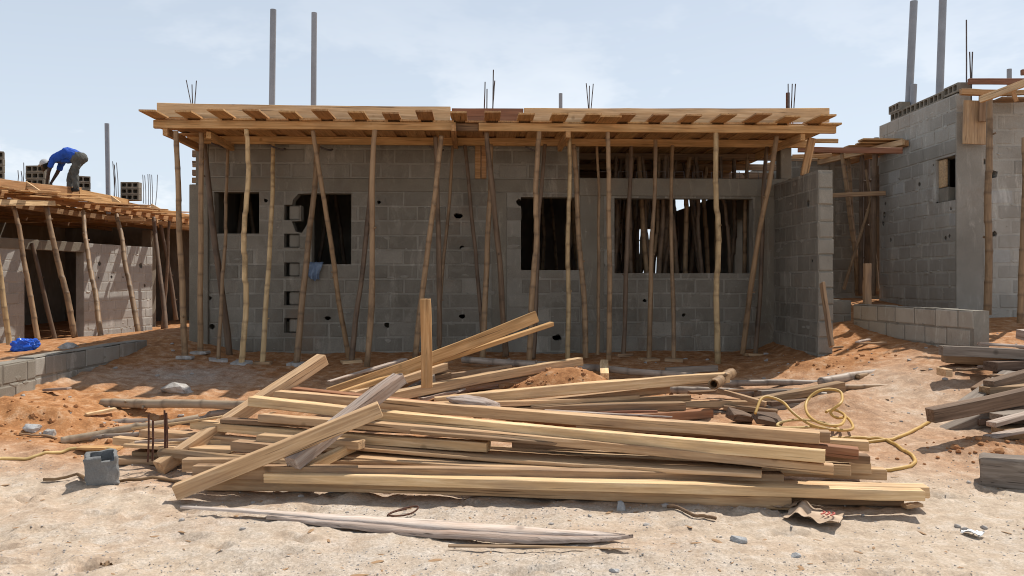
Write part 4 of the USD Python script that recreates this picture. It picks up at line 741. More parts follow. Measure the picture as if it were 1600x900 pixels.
timber('square weathered post standing beyond the path near the outermost prop', P(265, 447, 13.6), P(265, 523, 13.6), .1, .125, 'tan', None, 'timber_post', 'post')

# ------------------------------------------------------------------ the person on the left deck
def sph(p, r): return m3.Manifold.sphere(r, 14).translate(tuple(map(float, p)))
def chain(*js): return m3.Manifold.batch_boolean([m3.Manifold.batch_hull([sph(*a), sph(*b)]) for a, b in zip(js[:-1], js[1:])], m3.OpType.Add)
def union(*ms): return m3.Manifold.batch_boolean(list(ms), m3.OpType.Add)
def soft(man, ln=.025, it=8):
    t = tm(man.refine_to_length(ln)); t.merge_vertices(); trimesh.smoothing.filter_taubin(t, iterations=it); return t
def arm(sh, el, wr): return chain((sh, .052), (el, .042), (wr, .028))
def hand(wr, dirn, side):
    wr, dirn, side = map(np.asarray, (wr, dirn, side)); n = np.cross(dirn, side); palm = wr + dirn * .075; ms = [m3.Manifold.batch_hull([sph(wr, .024), sph(palm + side * .03, .015), sph(palm - side * .03, .015)])]
    for k, ln in zip((-.033, -.011, .011, .033), (.062, .076, .072, .056)):
        a = palm + side * k; b = a + dirn * ln * .55 + n * .008; c_ = b + dirn * ln * .35 + n * .022; ms.append(chain((a, .010), (b, .009), (c_, .0075)))
    a = wr + dirn * .02 + side * .028; ms.append(chain((a, .012), (a + side * .03 + dirn * .03, .010), (a + side * .034 + dirn * .058 + n * .01, .008)))
    return union(*ms)
hipR, hipL = (.04, -.09, .76), (.0, .10, .76); shR, shL = (-.50, -.17, .76), (-.50, .17, .74); elR, wrR = (-.58, -.20, .47), (-.66, -.16, .23); elL, wrL = (-.66, .2, .48), (-.74, .1, .24)
knR, anR = (.0, -.10, .42), (.03, -.10, .08); knL, anL = (-.26, .12, .42), (-.30, .13, .08)
torso = union(m3.Manifold.batch_hull([sph((.05, -.07, .80), .12), sph((.05, .07, .80), .12), sph((-.2, -.07, .90), .12), sph((-.2, .07, .90), .12)]), m3.Manifold.batch_hull([sph((-.2, -.08, .89), .12), sph((-.2, .08, .89), .12), sph((-.47, -.12, .78), .1), sph((-.47, .12, .78), .1)]))
headc = np.array([-.80, -.02, .645])
head = union(sph(headc, .1), m3.Manifold.batch_hull([sph(headc + [-.03, 0, -.02], .075), sph(headc + [-.045, 0, -.105], .042)]), m3.Manifold.batch_hull([sph(headc + [-.095, 0, -.055], .012), sph(headc + [-.085, 0, -.02], .012)]), sph(headc + [0, -.088, -.02], .02), sph(headc + [0, .088, -.02], .02), m3.Manifold.batch_hull([sph(headc + [-.07, -.02, -.09], .012), sph(headc + [-.07, .02, -.09], .012)]), chain(((-.48, 0, .79), .06), (headc, .055)))
legs = union(chain((hipR, .088), (knR, .06), (anR, .042)), chain((hipL, .088), (knL, .06), (anL, .042)))
body = union(torso, head, legs, arm(shR, elR, wrR), arm(shL, elL, wrL), chain((shR, .06), ((-.45, 0, .78), .08)), chain((shL, .06), ((-.45, 0, .78), .08)), hand(wrR, (-.15, .1, -.98), (0, 1, 0)), hand(wrL, (.1, -.1, -.98), (0, -1, 0)))
PT = rotz(-.12, (0, 0, 0)); PT[:3, 3] = P(121.5, 300.5, 19.3); PT[2, 3] = max(PT[2, 3], ZD)
man = thing('person', 'person in blue t-shirt, grey trousers and pale cap bending forward over the left deck', 'person', PT)
obj('body', soft(body, .018, 6), 'skin', man, smooth=True)
def folds(t, amp, fr):
    t.fix_normals(); t.vertices += t.vertex_normals * (amp * (np.abs(fbm(t.vertices * [fr, fr, fr * .6], 3, 5) - .5) * 2 - .25))[:, None]; return t
shirt = union(m3.Manifold.batch_hull([sph((-.02, -.08, .83), .128), sph((-.02, .08, .83), .128), sph((-.22, -.08, .91), .132), sph((-.22, .08, .91), .132)]), m3.Manifold.batch_hull([sph((-.2, -.09, .90), .132), sph((-.2, .09, .90), .132), sph((-.47, -.13, .785), .108), sph((-.47, .13, .785), .108)]),
    chain((shR, .075), (tuple(np.array(shR) * .45 + np.array(elR) * .55), .068)), chain((shL, .075), (tuple(np.array(shL) * .45 + np.array(elL) * .55), .068)), m3.Manifold.batch_hull([sph((-.3, -.08, .74), .06), sph((-.3, .08, .74), .06), sph((-.1, 0, .76), .06)]))
obj('shirt', folds(soft(shirt, .022, 6), .035, 9), 'shirt', man, smooth=True)
trs = union(m3.Manifold.batch_hull([sph((.05, -.08, .80), .132), sph((.05, .08, .80), .132), sph((.0, -.07, .74), .12), sph((.0, .07, .74), .12)]), chain((hipR, .105), (knR, .082), ((.03, -.10, .10), .068)), chain((hipL, .105), (knL, .082), ((-.30, .13, .10), .068)))
obj('trousers', folds(soft(trs, .022, 5), .04, 11), 'trousers', man, smooth=True)
for an in (anR, anL): obj('shoe', soft(m3.Manifold.batch_hull([sph((an[0] + .03, an[1], .045), .045), sph((an[0] - .05, an[1], .045), .045), sph((an[0] - .15, an[1], .03), .032), sph((an[0], an[1], .09), .05)]), .03, 4), 'shoe', man, smooth=True)
capm = sph(headc + [-.01, 0, .03], .116).trim_by_plane((-.3, 0, .95), float(np.dot(headc, (-.3, 0, .95))) + .0); obj('cap', union(capm, m3.Manifold.batch_hull([sph(headc + [-.09, -.05, .02], .01), sph(headc + [-.09, .05, .02], .01), sph(headc + [-.17, -.03, -.02], .01), sph(headc + [-.17, .03, -.02], .01)])), 'cap', man, smooth=40)
obj('hair', sph(headc + [.022, 0, -.005], .103).trim_by_plane((1, 0, .2), float(np.dot(headc, (1, 0, .2))) - .005), 'hair', man, smooth=True)
for s_ in (-1, 1): obj('eye', sph(headc + [-.083, s_ * .032, -.015], .014), 'paper_white', man, smooth=True)

# ------------------------------------------------------------------ the timber heap
def tz(label, L, R, w, h, mt='fresh', group=PILE, **k): return timber(label, Pz(*L), Pz(*R), w, h, mt, group, **k)
tz('lowest front timber of the heap, flat on the sand, ending beside the paper bag', (318, 747, .10), (1237, 777, .10), .1, .095, 'fresh')
tz('longest pale timber along the heap front, its right end reaching far past the rest', (412, 740, .178), (1446, 768, .178), .1, .07, 'fresh')
tz('pale timber hidden behind the longest front one, ends level at the far right', (700, 745, .165), (1453, 762, .165), .12, .075, 'fresh')
tz('dull brown bottom timber showing right of the paper bag', (900, 762, .088), (1413, 773, .088), .12, .09, 'brown')
tz('flat tan timber whose square left end shows right behind the front slanting beam', (300, 728, .215), (1225, 741, .225), .1, .10, 'tan')
tz('timber with square end just above and left of the front slanting beam foot', (284, 718, .19), (760, 722, .20), .1, .1, 'tan')
tz('wide flat plank with sunlit face in the middle of the heap, the lower of two', (450, 705, .215), (900, 737, .215), .28, .028, 'fresh', name='plank', cat='plank')
tz('wide flat plank with long sunlit wedge on its face, the upper of two', (545, 698, .262), (1190, 741, .258), .32, .03, 'fresh', name='plank', cat='plank')
tz('brown timber lying just above the wide planks, ending short at the right', (343, 655, .40), (1253, 728, .29), .12, .038, 'brown')
tz('pale timber between the brown one and the big upper beam', (403, 648, .46), (1303, 728, .325), .1, .065, 'fresh')
tz('big pale beam high on the heap with a clean square end at the right', (388, 620, .58), (1290, 705, .43), .1, .085, 'fresh')
tz('pale topmost long beam of the heap with stained upper face', (427, 612, .60), (1281, 676, .50), .12, .085, 'fresh')
tz('short greyish beam end peeking out behind the topmost long beam', (900, 655, .5), (1297, 675, .48), .1, .08, 'tan')
tz('reddish timber running the whole heap, its red end at the right', (455, 606, .60), (1342, 702, .36), .1, .08, 'red')
tz('pale timber whose end shows beyond the reddish end by the hose', (1000, 668, .36), (1358, 691, .33), .12, .075, 'fresh')
tz('stubby tan beam end at the lower right, below the big pale beam', (500, 690, .25), (1330, 727, .22), .1, .085, 'tan')
tz('tan beam with nail holes at its right end', (560, 690, .2), (1362, 724, .2), .12, .085, 'fresh')
tz('low beam with bright sunlit tip at the right, below the hose loop', (700, 708, .15), (1386, 734, .15), .12, .085, 'fresh')
tz('brown stub end between the reddish timber and the nail-holed beam', (800, 690, .29), (1360, 713, .285), .1, .06, 'brown')
tz('pale timber end at the left over the dark slanting beam, sunlit on top', (297, 657, .37), (760, 692, .34), .1, .075, 'fresh')
tz('small timber end poking out beside the left flat board', (175, 683, .15), (330, 700, .15), .1, .07, 'fresh')
tz('flat board with saw marks in the left part of the heap', (192, 694, .17), (360, 703, .20), .32, .03, 'fresh', name='plank', cat='plank')
tz('pale thick board above the saw-marked flat board at the left', (217, 672, .25), (420, 690, .25), .12, .06, 'fresh')
tz('low tan board at the far left under the rebar rods', (150, 716, .06), (290, 720, .06), .15, .05, 'tan')
tz('orange thin board lying flat beside the concrete block', (118, 699, .03), (182, 701, .03), .12, .025, 'form', name='plank', cat='plank')
tz('dark brown timber with rounded end pointing left below the rebar rods', (243, 701, .19), (470, 722, .20), .1, .085, 'brown', c=.025)
tz('stepped tan offcut between the two slanting beams', (360, 690, .28), (470, 700, .28), .12, .08, 'tan')
tz('second tan timber end beside the stepped offcut', (400, 680, .33), (560, 690, .33), .12, .07, 'tan')
tz('dark timber glimpsed under the left flat board', (205, 705, .10), (420, 715, .10), .12, .08, 'brown')
SL = 'beams leaning across the heap'
timber('long pale beam slanting up at the back left of the heap, pointing to the props', Pz(250, 724, .10), Pz(508, 554, .88), .12, .11, 'fresh', SL)
timber('front slanting pale beam with its foot on the sand at the left', Pz(268, 760, .115), Pz(590, 630, .68), .1, .115, 'fresh', SL)
timber('weathered cracked post with broken end lying under the front slanting beam', Pz(461, 716, .30), Pz(630, 584, .82), .13, .10, 'weathered', SL, rough=.006, bow=.008)
timber('short pale stick end beneath the broken end of the weathered post', Pz(482, 728, .22), Pz(560, 690, .3), .08, .07, 'fresh', SL)
for lab, L_, R__, w, h, mt in (('thin split lath lying across the left end of the heap', (205, 668, .30), (345, 650, .42), .03, .02, 'tan'), ('narrow board edge between the two wide planks and the brown timber', (470, 680, .31), (700, 690, .31), .1, .025, 'tan'), ('thin grey lath on top of the low left boards', (210, 690, .235), (300, 684, .24), .04, .02, 'weathered'),
        ('pale batten end sticking out under the long pale slanting beam', (262, 690, .2), (420, 684, .26), .06, .05, 'fresh'), ('dull batten lying along the heap under the big pale beam', (640, 672, .43), (1240, 712, .33), .05, .03, 'brown'), ('thin split strip resting on the topmost beam', (850, 640, .53), (1050, 651, .515), .04, .015, 'weathered')):
    tz(lab, L_, R__, w, h, mt)
# behind: upper pile
UP = 'timbers at the back of the heap'
tz('thick bright beam slanting up to the right behind the heap', (680, 622, .42), (1140, 583, .60), .12, .105, 'fresh', UP)
tz('tan beam tucked under the thick bright slanting one', (760, 632, .32), (1047, 602, .46), .1, .09, 'tan', UP)
tz('brown timber below the tucked beam, ending squarely right of the middle', (830, 634, .33), (1080, 617, .36), .1, .075, 'brown', UP)
tz('pale thin timber lying against the topmost long beam', (640, 628, .42), (1000, 618, .38), .06, .05, 'fresh', UP)
tz('dark reddish timber just behind the topmost long beam', (740, 641, .30), (1072, 629, .33), .12, .085, 'brown', UP)
tz('red short timber end right behind the topmost long beam', (985, 648, .24), (1115, 640, .25), .1, .09, 'red', UP)
tz('smaller reddish end left of the red short timber', (880, 645, .25), (1028, 642, .26), .1, .08, 'red', UP)
tz('sunlit narrow timber with bright face left of the hose coil', (1040, 627, .30), (1209, 628, .29), .1, .07, 'fresh', UP)
tz('long grey weathered beam under the hose coil', (1110, 642, .20), (1322, 650, .18), .12, .11, 'grey', UP)
tz('grey beam above it running behind the hose coil', (1200, 634, .27), (1322, 624, .27), .12, .085, 'grey', UP)
tz('grey squared beam with clean end pointing right above the hose coil', (1190, 611, .36), (1371, 606, .33), .14, .09, 'grey', UP)
tz('brown tapering timber above the hose coil', (1185, 618, .36), (1321, 597, .44), .14, .12, 'brown', UP, taper=(.4, 1))
tz('thin tan strip slanting down toward the hose coil', (1120, 607, .42), (1195, 628, .33), .05, .05, 'tan', UP)
tz('greyish board lying behind the thick bright beam', (1042, 575, .46), (1122, 571, .46), .05, .08, 'grey', UP)
timber('short pale timber pointing at the viewer behind the orange heap', P(938, 562, 11.6), P(938, 583, 10.3), .11, .09, 'fresh', UP)
tz('long brown beam with sunlit top slanting right across the orange heap', (612, 614, .42), (911, 559, .64), .1, .10, 'tan', UP)
tz('thin grey-brown board parallel behind the long brown beam', (600, 614, .41), (800, 575, .52), .1, .05, 'brown', UP)
tz('short tan timber at the foot of the wall behind the stake', (690, 585, .45), (800, 570, .50), .08, .07, 'tan', UP)
tz('rough slab of bark-edged wood beside the orange heap', (640, 616, .32), (780, 600, .34), .2, .05, 'weathered', UP, rough=.008)
tz('splintered grey slab left of the orange heap', (660, 622, .34), (730, 606, .40), .12, .04, 'weathered', UP, rough=.008, taper=(1, .3))
tz('reddish board propped high, its upper end in front of the wall', (510, 607, .42), (837, 486, 1.26), .06, .13, 'form', UP)
tz('narrow tan batten propped beside the reddish board', (530, 613, .41), (865, 503, 1.10), .09, .05, 'form', UP)
tz('thin pale split slab leaning low at the left of the propped boards', (518, 594, .45), (637, 560, .60), .1, .035, 'weathered', UP, taper=(.3, 1))
tz('pale thick board under the propped boards', (555, 612, .42), (700, 567, .60), .1, .085, 'fresh', UP)
tz('brown board beneath the pale thick one by the stake', (560, 614, .36), (705, 582, .48), .12, .07, 'brown', UP)
tz('short grey stub leaning at the foot of the stake', (640, 606, .42), (680, 585, .52), .05, .10, 'grey', UP)
timber('upright orange-brown stake standing in the heap', P(673, 467, 8.7), P(675, 606, 8.7), .05, .115, 'form', None, 'stake', 'stake')
for lab, L_, R__, w, h, mt in (('thin brown slat lying over the bamboos behind the hose coil', (1080, 612, .38), (1240, 607, .36), .08, .025, 'brown'), ('dark slat below the grey squared beam', (1205, 628, .31), (1345, 616, .30), .08, .05, 'dark'), ('low dark board in the shade under the hose coil', (1060, 655, .12), (1330, 664, .11), .14, .06, 'dark'), ('short brown board right of the reddish short timber', (1130, 634, .26), (1215, 641, .24), .1, .05, 'brown'),
        ('thin split board leaning over the orange heap', (868, 578, .55), (930, 592, .45), .06, .025, 'brown'), ('rotten lath in front of the orange heap', (765, 622, .38), (905, 611, .40), .05, .025, 'weathered'), ('slim lath lying under the brown sunlit-topped beam', (640, 618, .37), (860, 583, .48), .05, .03, 'brown'), ('grey lath beside the upright stake', (700, 598, .42), (795, 583, .46), .04, .03, 'grey'),
        ('ragged bark strip at the back of the heap', (860, 606, .36), (1000, 600, .38), .06, .03, 'bark'), ('broken lath left of the propped boards', (560, 600, .40), (650, 583, .48), .04, .025, 'weathered'), ('slanted short lath between the propped boards and the stake', (600, 596, .45), (668, 574, .56), .05, .03, 'tan')):
    tz(lab, L_, R__, w, h, mt, UP)
tag(obj('wood_chunk', lump(.13, 5, (1.75, .8, .42), 3, .5, 2.2), 'weathered', None, rotz(.0, Pz(740, 629, .56)) @ trimesh.transformations.euler_matrix(0, .12, -.1), smooth=40), 'broken chunk of rotten wood lying on top of the heap', 'wood chunk')
for lab, px, py, z, sc, a in (('angular dark wood offcut right of the red timber ends', 1155, 650, .22, (.13, .09, .05), .5), ('flat dark wood offcut beside the hose coil', 1199, 655, .22, (.13, .08, .045), -.1)):
    v, f, _ = arrays(boxm(-sc[0], sc[0], -sc[1], sc[1], -sc[2], sc[2], .02)); v = v + np.random.default_rng(seed()).normal(0, .012, v.shape); tag(obj('offcut', (v, f), 'dark', None, rotz(a, Pz(px, py, z)) @ trimesh.transformations.euler_matrix(.2, .15, 0)), lab, 'offcut', 'dark offcuts by the hose')
BG = 'loose bamboo lying about'
def lay(label, a, b, r, mt='bamboo_tan', hollow=False, bend=.01, taper=.85): return pole(label, a, b, r, mt, BG, bend=bend, hollow=hollow, taper=taper)
lay('thick pale bamboo lying level behind the left end of the heap', Pz(160, 630, .22), Pz(420, 633, .30), .052, 'bamboo_dust')
lay('curved bamboo lying below the thick pale one at the left', Pz(147, 664, .06), Pz(385, 640, .22), .042, 'bamboo_grey', bend=.10)
lay('lowest curved bamboo at the left, its tip near the concrete block', Pz(96, 689, .03), Pz(310, 652, .2), .04, 'bamboo_dust', bend=.06)
lay('thin brown bamboo end under the lowest curved one', Pz(110, 688, .02), Pz(240, 676, .1), .028, 'bamboo_grey')
lay('long dark bamboo lying along the foot of the wall', P(723, 562, 12.2), P(1112, 589, 10.6), .05, 'bamboo_grey')
lay('short pale bamboo on the orange heap', Pz(828, 599, .35), Pz(985, 598, .35), .042, 'bamboo_dust')
lay('long straight bamboo behind the hose coil', P(1047, 600, 10.3), P(1356, 599, 10.3), .042, 'bamboo_grey')
lay('shiny greyish bamboo slanting under the hose coil', P(1047, 609, 9.9), P(1292, 618, 9.45), .045, 'bamboo_grey')
lay('bamboo with dark open end facing the viewer', P(1143, 583, 9.7), P(1114, 601, 8.7), .058, 'bamboo_tan', hollow=True, taper=1)
lay('dark thick bamboo slanting up on the right mound', Pz(1283, 597, .40), Pz(1372, 582, .46), .06, 'bamboo_grey')
lay('pale split bamboo tip next to the dark thick one', Pz(1340, 589, .44), Pz(1400, 577, .46), .035, 'bamboo_tan', taper=.2)
lay('pale bamboo with pointed end lying out on the right path', Pz(1300, 606, .36), Pz(1440, 603, .38), .038, 'bamboo_tan', taper=.6)

# ------------------------------------------------------------------ dark timbers at the right edge
DG = 'old dark timbers stacked at the right edge'
tz('old dark beam pointing left with brown sawn end, hose running beneath', (1458, 640, .46), (1690, 590, .72), .12, .125, 'dark', DG)
tz('old beam slanting down left under the pointing one, end on the soil', (1476, 672, .14), (1565, 634, .36), .14, .15, 'grey', DG)
tz('stout dark timber with square end above the pale thin board', (1559, 624, .44), (1690, 606, .48), .16, .15, 'dark', DG)
tz('massive old grey block beam lying nearest at the right edge', (1532, 714, .23), (1690, 728, .23), .26, .24, 'grey', DG, rough=.006, c=.02)
tz('grey beam lying level at the top of the dark stack, before the low wall', (1474, 541, .86), (1690, 552, .80), .16, .11, 'grey', DG)
tz('brown beam right beneath the level grey one', (1478, 551, .76), (1690, 562, .70), .16, .12, 'brown', DG)
tz('light grey beam end at the right picture edge above the stack', (1588, 514, 1.0), (1700, 545, .85), .16, .12, 'weathered', DG)
tz('black-topped short beam near the top of the dark stack', (1559, 567, .70), (1690, 560, .72), .2, .10, 'dark', DG)
tz('steep dark board slanting up to the right within the stack', (1520, 630, .36), (1590, 580, .62), .16, .09, 'grey', DG)
tz('dark board slanting gently right in the middle of the stack', (1553, 596, .56), (1690, 560, .72), .12, .11, 'dark', DG)
tz('thin pale board end low at the right edge', (1556, 661, .30), (1690, 625, .44), .1, .045, 'weathered', DG)
tz('lowest pale strip under the thin board end', (1552, 682, .22), (1690, 660, .24), .1, .03, 'weathered', DG)
tz('hidden dark timber filling the middle of the stack', (1510, 628, .33), (1690, 640, .30), .3, .16, 'dark', DG)
tz('dark timber filling the bottom of the stack', (1570, 668, .16), (1690, 672, .18), .3, .2, 'dark', DG)
tz('dark timber under the black-topped beam', (1575, 582, .60), (1690, 585, .58), .3, .16, 'dark', DG)
tz('pale squared offcut lying alone on the path before the low right wall', (1478, 577, .68), (1489, 577, .68), .2, .08, 'fresh', None, name='offcut', cat='offcut')
for lab, L_, R__, w, h, mt in (('small brown block end showing high in the dark stack', (1566, 588, .58), (1690, 583, .6), .2, .12, 'brown'), ('brown plank end between the pointing beam and the square-ended timber', (1548, 606, .5), (1690, 596, .52), .14, .07, 'brown'), ('grey plank end under the square-ended timber', (1566, 648, .33), (1690, 640, .34), .16, .06, 'grey'), ('splintered dark plank low in the stack', (1530, 655, .24), (1690, 650, .26), .2, .06, 'dark'), ('brown board tip near the pale thin board', (1574, 672, .2), (1690, 668, .2), .2, .09, 'brown'), ('short grey board lying on the level grey beam', (1530, 536, .89), (1690, 546, .84), .1, .03, 'weathered'), ('thin tilted plank beside the steep board', (1530, 606, .46), (1600, 566, .68), .1, .04, 'brown'), ('dark plank near the lower end of the slanting old beam', (1500, 640, .28), (1580, 622, .34), .12, .06, 'dark')):
    tz(lab, L_, R__, w, h, mt, DG, rough=.004)
timber('brown plank leaning against the near end of the wing wall', P(1285, 440, 11.6), P(1300, 540, 11.3), .04, .11, 'tan', None, 'plank', 'plank')
for lab, px, py, L, a, mt in (('torn pale scrap board near the low right wall foot', 1352, 536, .3, .6, 'weathered'), ('second torn scrap board beside the low wall foot', 1364, 540, .35, -.5, 'tan'), ('small scrap board below the brown leaning plank', 1300, 547, .35, .05, 'brown'), ('slim scrap under the dark stack by the low wall', 1525, 582, .4, -.4, 'brown'), ('pale stick pointing right before the dark stack', 1548, 577, .3, -.9, 'weathered'),
        ('little wood block on the lumpy ground at the heap right end', 1430, 797, .12, .1, 'tan'), ('small pale stick on the left orange bank', 160, 648, .32, .9, 'fresh'), ('pale lath on the ground by the left retaining wall', 85, 613, .35, -.25, 'weathered'), ('thin lath under the thick pale bamboo', 215, 636, .25, .1, 'tan')):
    z = .0
    for _ in range(12):
        q = Pz(px, py, z); z = .6 * z + .4 * min(gzs(q[0], q[1]), 1.2)
    q = Pz(px, py, z + .01); tag(obj('scrap_board', lumber(L, .07, .025, seed(), n=4), mt, None, frame(q + [-L / 2 * math.cos(a), -L / 2 * math.sin(a), .03], (math.cos(a), math.sin(a), .08)), smooth=28), lab, 'scrap board', 'wood scraps')

# ------------------------------------------------------------------ foreground bits
def on_ground(px, py):
    Y = 6.0
    for _ in range(40): x = (px - 800) / F * Y; Y = .6 * Y + .4 * F * (EYE - min(gzs(x, Y), 1.3)) / (py - HZ)
    x = (px - 800) / F * Y; return np.array([x, Y, gzs(x, Y)])
# long split slab
SA, SB = on_ground(266, 814), on_ground(988, 853); SL_ = np.linalg.norm((SB - SA)[:2]); ST = frame(SA * [1, 1, 0], (SB - SA) * [1, 1, 0])
def slab_strip(t0, t1, lo, hi, sd, lift=.02, n=70):
    g = np.random.default_rng(sd); R = []
    for i, t in enumerate(np.linspace(t0, t1, n)):
        a_, b_ = lo(t), hi(t) + .003; s_ = np.linspace(0, 1, 6); y = a_ + (b_ - a_) * s_ + (fbm(np.array([[t * 30, sd, 0.]] * 6), 3, sd) - .5) * .012; w = b_ - a_
        topz = lift + .16 * w * (1 - (2 * s_ - 1) ** 2) + .004 * np.sin(s_ * 20 + sd) + (fbm(np.stack([np.full(6, t * 14), s_ * 3, 0 * s_], -1), 3, sd + 1) - .5) * .016
        R.append(np.vstack([np.c_[np.full(6, t * SL_), y, topz], np.c_[np.full(6, t * SL_), y[::-1], topz[::-1] - .008 - .1 * w]]))
    m = sweep(R); wv = (ST @ np.c_[m.vertices, np.ones(len(m.vertices))].T).T; m.vertices[:, 2] += gaussian_filter(gz(wv[:, 0], wv[:, 1], False), 0) + .01; return m
W_ = lambda t: np.interp(t, [0, .12, .25, .45, .62, .8, .92, 1], [.004, .03, .07, .15, .20, .20, .13, .01])
sl = thing('split_slab', 'long pale split slab of weathered wood lying flat on the foreground sand', 'wood slab', ST)
obj('back_strip', slab_strip(0, .985, lambda t: .12 - W_(t) * .62, lambda t: .12 + .03 * math.sin(t * 5), 3, .03), 'driftwood', sl, smooth=40)
obj('front_strip', slab_strip(.22, 1.0, lambda t: .115 - W_(t) * 1.2, lambda t: .112 - W_(t) * (.66 + .10 * math.sin(max(0, min(1, (t - .4) / .4)) * math.pi)), 5, .02), 'weathered', sl, smooth=40)
tz('thin splinter strip trailing from the right tip of the split slab', (700, 852, .02), (985, 857, .02), .03, .015, 'brown', None, name='splinter', cat='splinter', taper=(1, .3))
# cast-off concrete block
cb = boxm(-.115, .115, -.115, .115, 0, .24, .012) - boxm(-.075, .075, -.075, .075, .08, .3, .01); cb = cb - m3.Manifold.cube((.09, .2, .1)).translate((.0, -.13, .2)) 
c_ = tm(cb.refine_to_length(.02)); c_.vertices += (fbm(c_.vertices * 18, 3, 4) - .5)[:, None] * .03 * np.sign(c_.vertices) ; q = on_ground(151, 757)
tag(obj('concrete_block', c_, 'block_grey', None, rotz(.45, (q[0], q[1] + .1, q[2] - .015)) @ trimesh.transformations.euler_matrix(.08, -.06, 0), smooth=40), 'broken hollow concrete block standing on the sand left of the heap', 'concrete block')
for lab, px, py, r, sc, mt in (('large pale flat rock on the slope left, below the props', 282, 611, .2, (1.25, .8, .42), 'stone'), ('small grey stone in front of the longest timber, toward the right', 971, 796, .05, (.8, .8, 1), 'stone_grey'), ('grey stone at the shadow edge below the weathered post', 517, 766, .045, (1, .8, .9), 'stone_grey'), ('pale crumpled stone on the left bank', 80, 680, .09, (1, .6, .6), 'stone'), ('grey lump of mortar at the retaining wall foot', 50, 673, .1, (1, .7, .6), 'stone_grey'), ('reddish rock on the terrace edge by the doorway', 108, 545, .16, (1.1, .7, .6), 'stone'), ('grey stone low in the right foreground', 1155, 845, .05, (1.3, .8, .6), 'stone_grey'), ('dark stone lump at the bottom right', 1245, 870, .03, (1.3, 1, .7), 'stone_grey'), ('pebble sized stone near the bottom, right of the slab', 960, 893, .03, (1, 1, .7), 'stone_grey')):
    q = on_ground(px, py); tag(obj('stone', rock(r, seed(), sc), mt, None, rotz(.3 * math.sin(seed() * .7), q + [0, 0, r * sc[2] * .25]), smooth=12), lab, 'stone', 'loose stones')
# paper bag with red print
def crumple(w, h, sd, amp, n=26, fold=None):
    u, v = np.meshgrid(np.linspace(-.5, .5, n), np.linspace(-.5, .5, n)); p = np.stack([u * w, v * h, 0 * u], -1)
    f = np.abs(fbm(np.stack([u * 2.0, v * 2.0, 0 * u + sd], -1), 3, sd) - .5); p[..., 2] = amp * 2.6 * f + (fold(u, v) if fold else 0); p[..., 0] += .12 * w * (fbm(np.stack([v * 3, u * 2, 0 * u], -1), 2, sd + 1) - .5); p[..., 1] += .2 * h * (fbm(np.stack([u * 4, v, 0 * u], -1), 2, sd + 2) - .5)
    V = p.reshape(-1, 3); top_ = tris(grid_faces(n, n, False)); k = n * n; V2 = np.vstack([V, V - [0, 0, .004]])
    return V2, np.vstack([top_, top_[:, ::-1] + k])
q = on_ground(1278, 815); bag = thing('paper_bag', 'crumpled torn brown paper sack on the sand before the heap', 'paper sack', rotz(-.5, q + [0, .05, .01]))
obj('sheet', crumple(.34, .36, 3, .045, fold=lambda u, v: .015 + .045 * np.exp(-((u + .25) / .12) ** 2)), 'paper_brown', bag, smooth=45)
obj('torn_flap', (lambda vf: (vf[0] + [-.26, .14, .03], vf[1]))(crumple(.26, .2, 8, .06)), 'paper_brown', bag, smooth=45)
T = np.eye(4)
for k in range(3): obj('red_print', tube(spline([(.05 + .03 * k, -.09, .055), (.07 + .03 * k, -.05, .06), (.055 + .03 * k, -.03, .06)], 8), .006, 5), 'print_red', bag)
q = on_ground(1520, 838); tag(obj('paper_scrap', crumple(.09, .12, 12, .03), 'paper_white', None, rotz(.6, q + [0, 0, .015]), smooth=45), 'small white scrap of paper on the sand at the right', 'paper scrap')
q = on_ground(455, 893 - 10); tag(obj('dry_leaf', crumple(.05, .08, 15, .03, 10), 'bark', None, rotz(.9, np.array([(168 - 800) / F * on_ground(168, 888)[1], *on_ground(168, 888)[1:]]) + [0, 0, .012]), smooth=45), 'brown curled scrap of bark at the lower left', 'bark scrap')
# rusty bent bar, thin sticks
c0 = on_ground(630, 806); loop = [c0 + d for d in np.array([(-.10, -.05, .015), (-.05, .02, .03), (.08, .06, .05), (.10, .04, .05), (.05, -.02, .02), (-.09, -.05, .02), (-.06, -.01, .03), (.02, .03, .035)])]
tag(obj('bent_bar', tube(spline(loop, 60), .006, 6), 'rust', smooth=True), 'rusty bent loop of thin bar on the sand before the heap', 'steel bar')
def stick(lab, a, b, r, mt, name='stick', cat='stick'):
    a, b = on_ground(*a), on_ground(*b); pts = np.array([a + (b - a) * t for t in np.linspace(0, 1, 14)]); pts[:, 2] = gz(pts[:, 0], pts[:, 1]) + r + .008; pts[:, 1] += .02 * np.sin(np.linspace(0, 9, 14)); return tag(obj(name, tube(pts, r, 6), mt, smooth=True), lab, cat, 'sticks on the sand')
stick('thin dark stick on the sand left of the paper sack', (1042, 796), (1119, 815), .012, 'bark'); stick('long thin dry branch on the ground behind the concrete block', (68, 753), (290, 757), .013, 'bark'); stick('pale curved twig at the left below the bank', (30, 680), (88, 688), .01, 'tan')
# rebar rods stuck in the heap at the left
for (x0, y0, x1, y1), lab in zip(((232.5, 647, 231, 722), (239, 657, 238, 720), (257, 641, 257.5, 716), (260, 645, 261, 716)), ('leftmost of four rusty rods standing left in the heap', 'second from left, shorter of the four rusty rods in the heap', 'third rusty rod, the taller of the right pair in the heap', 'rightmost of four rusty rods standing in the heap')):
    a, b = P(x0, y0, 7.05), P(x1, y1, 7.05); tag(obj('rusty_rod', tube([a, (a + b) / 2 + [.004, 0, 0], b], .0085, 6), 'rust', smooth=True), lab, 'steel bar', 'rusty rods at the left of the heap')
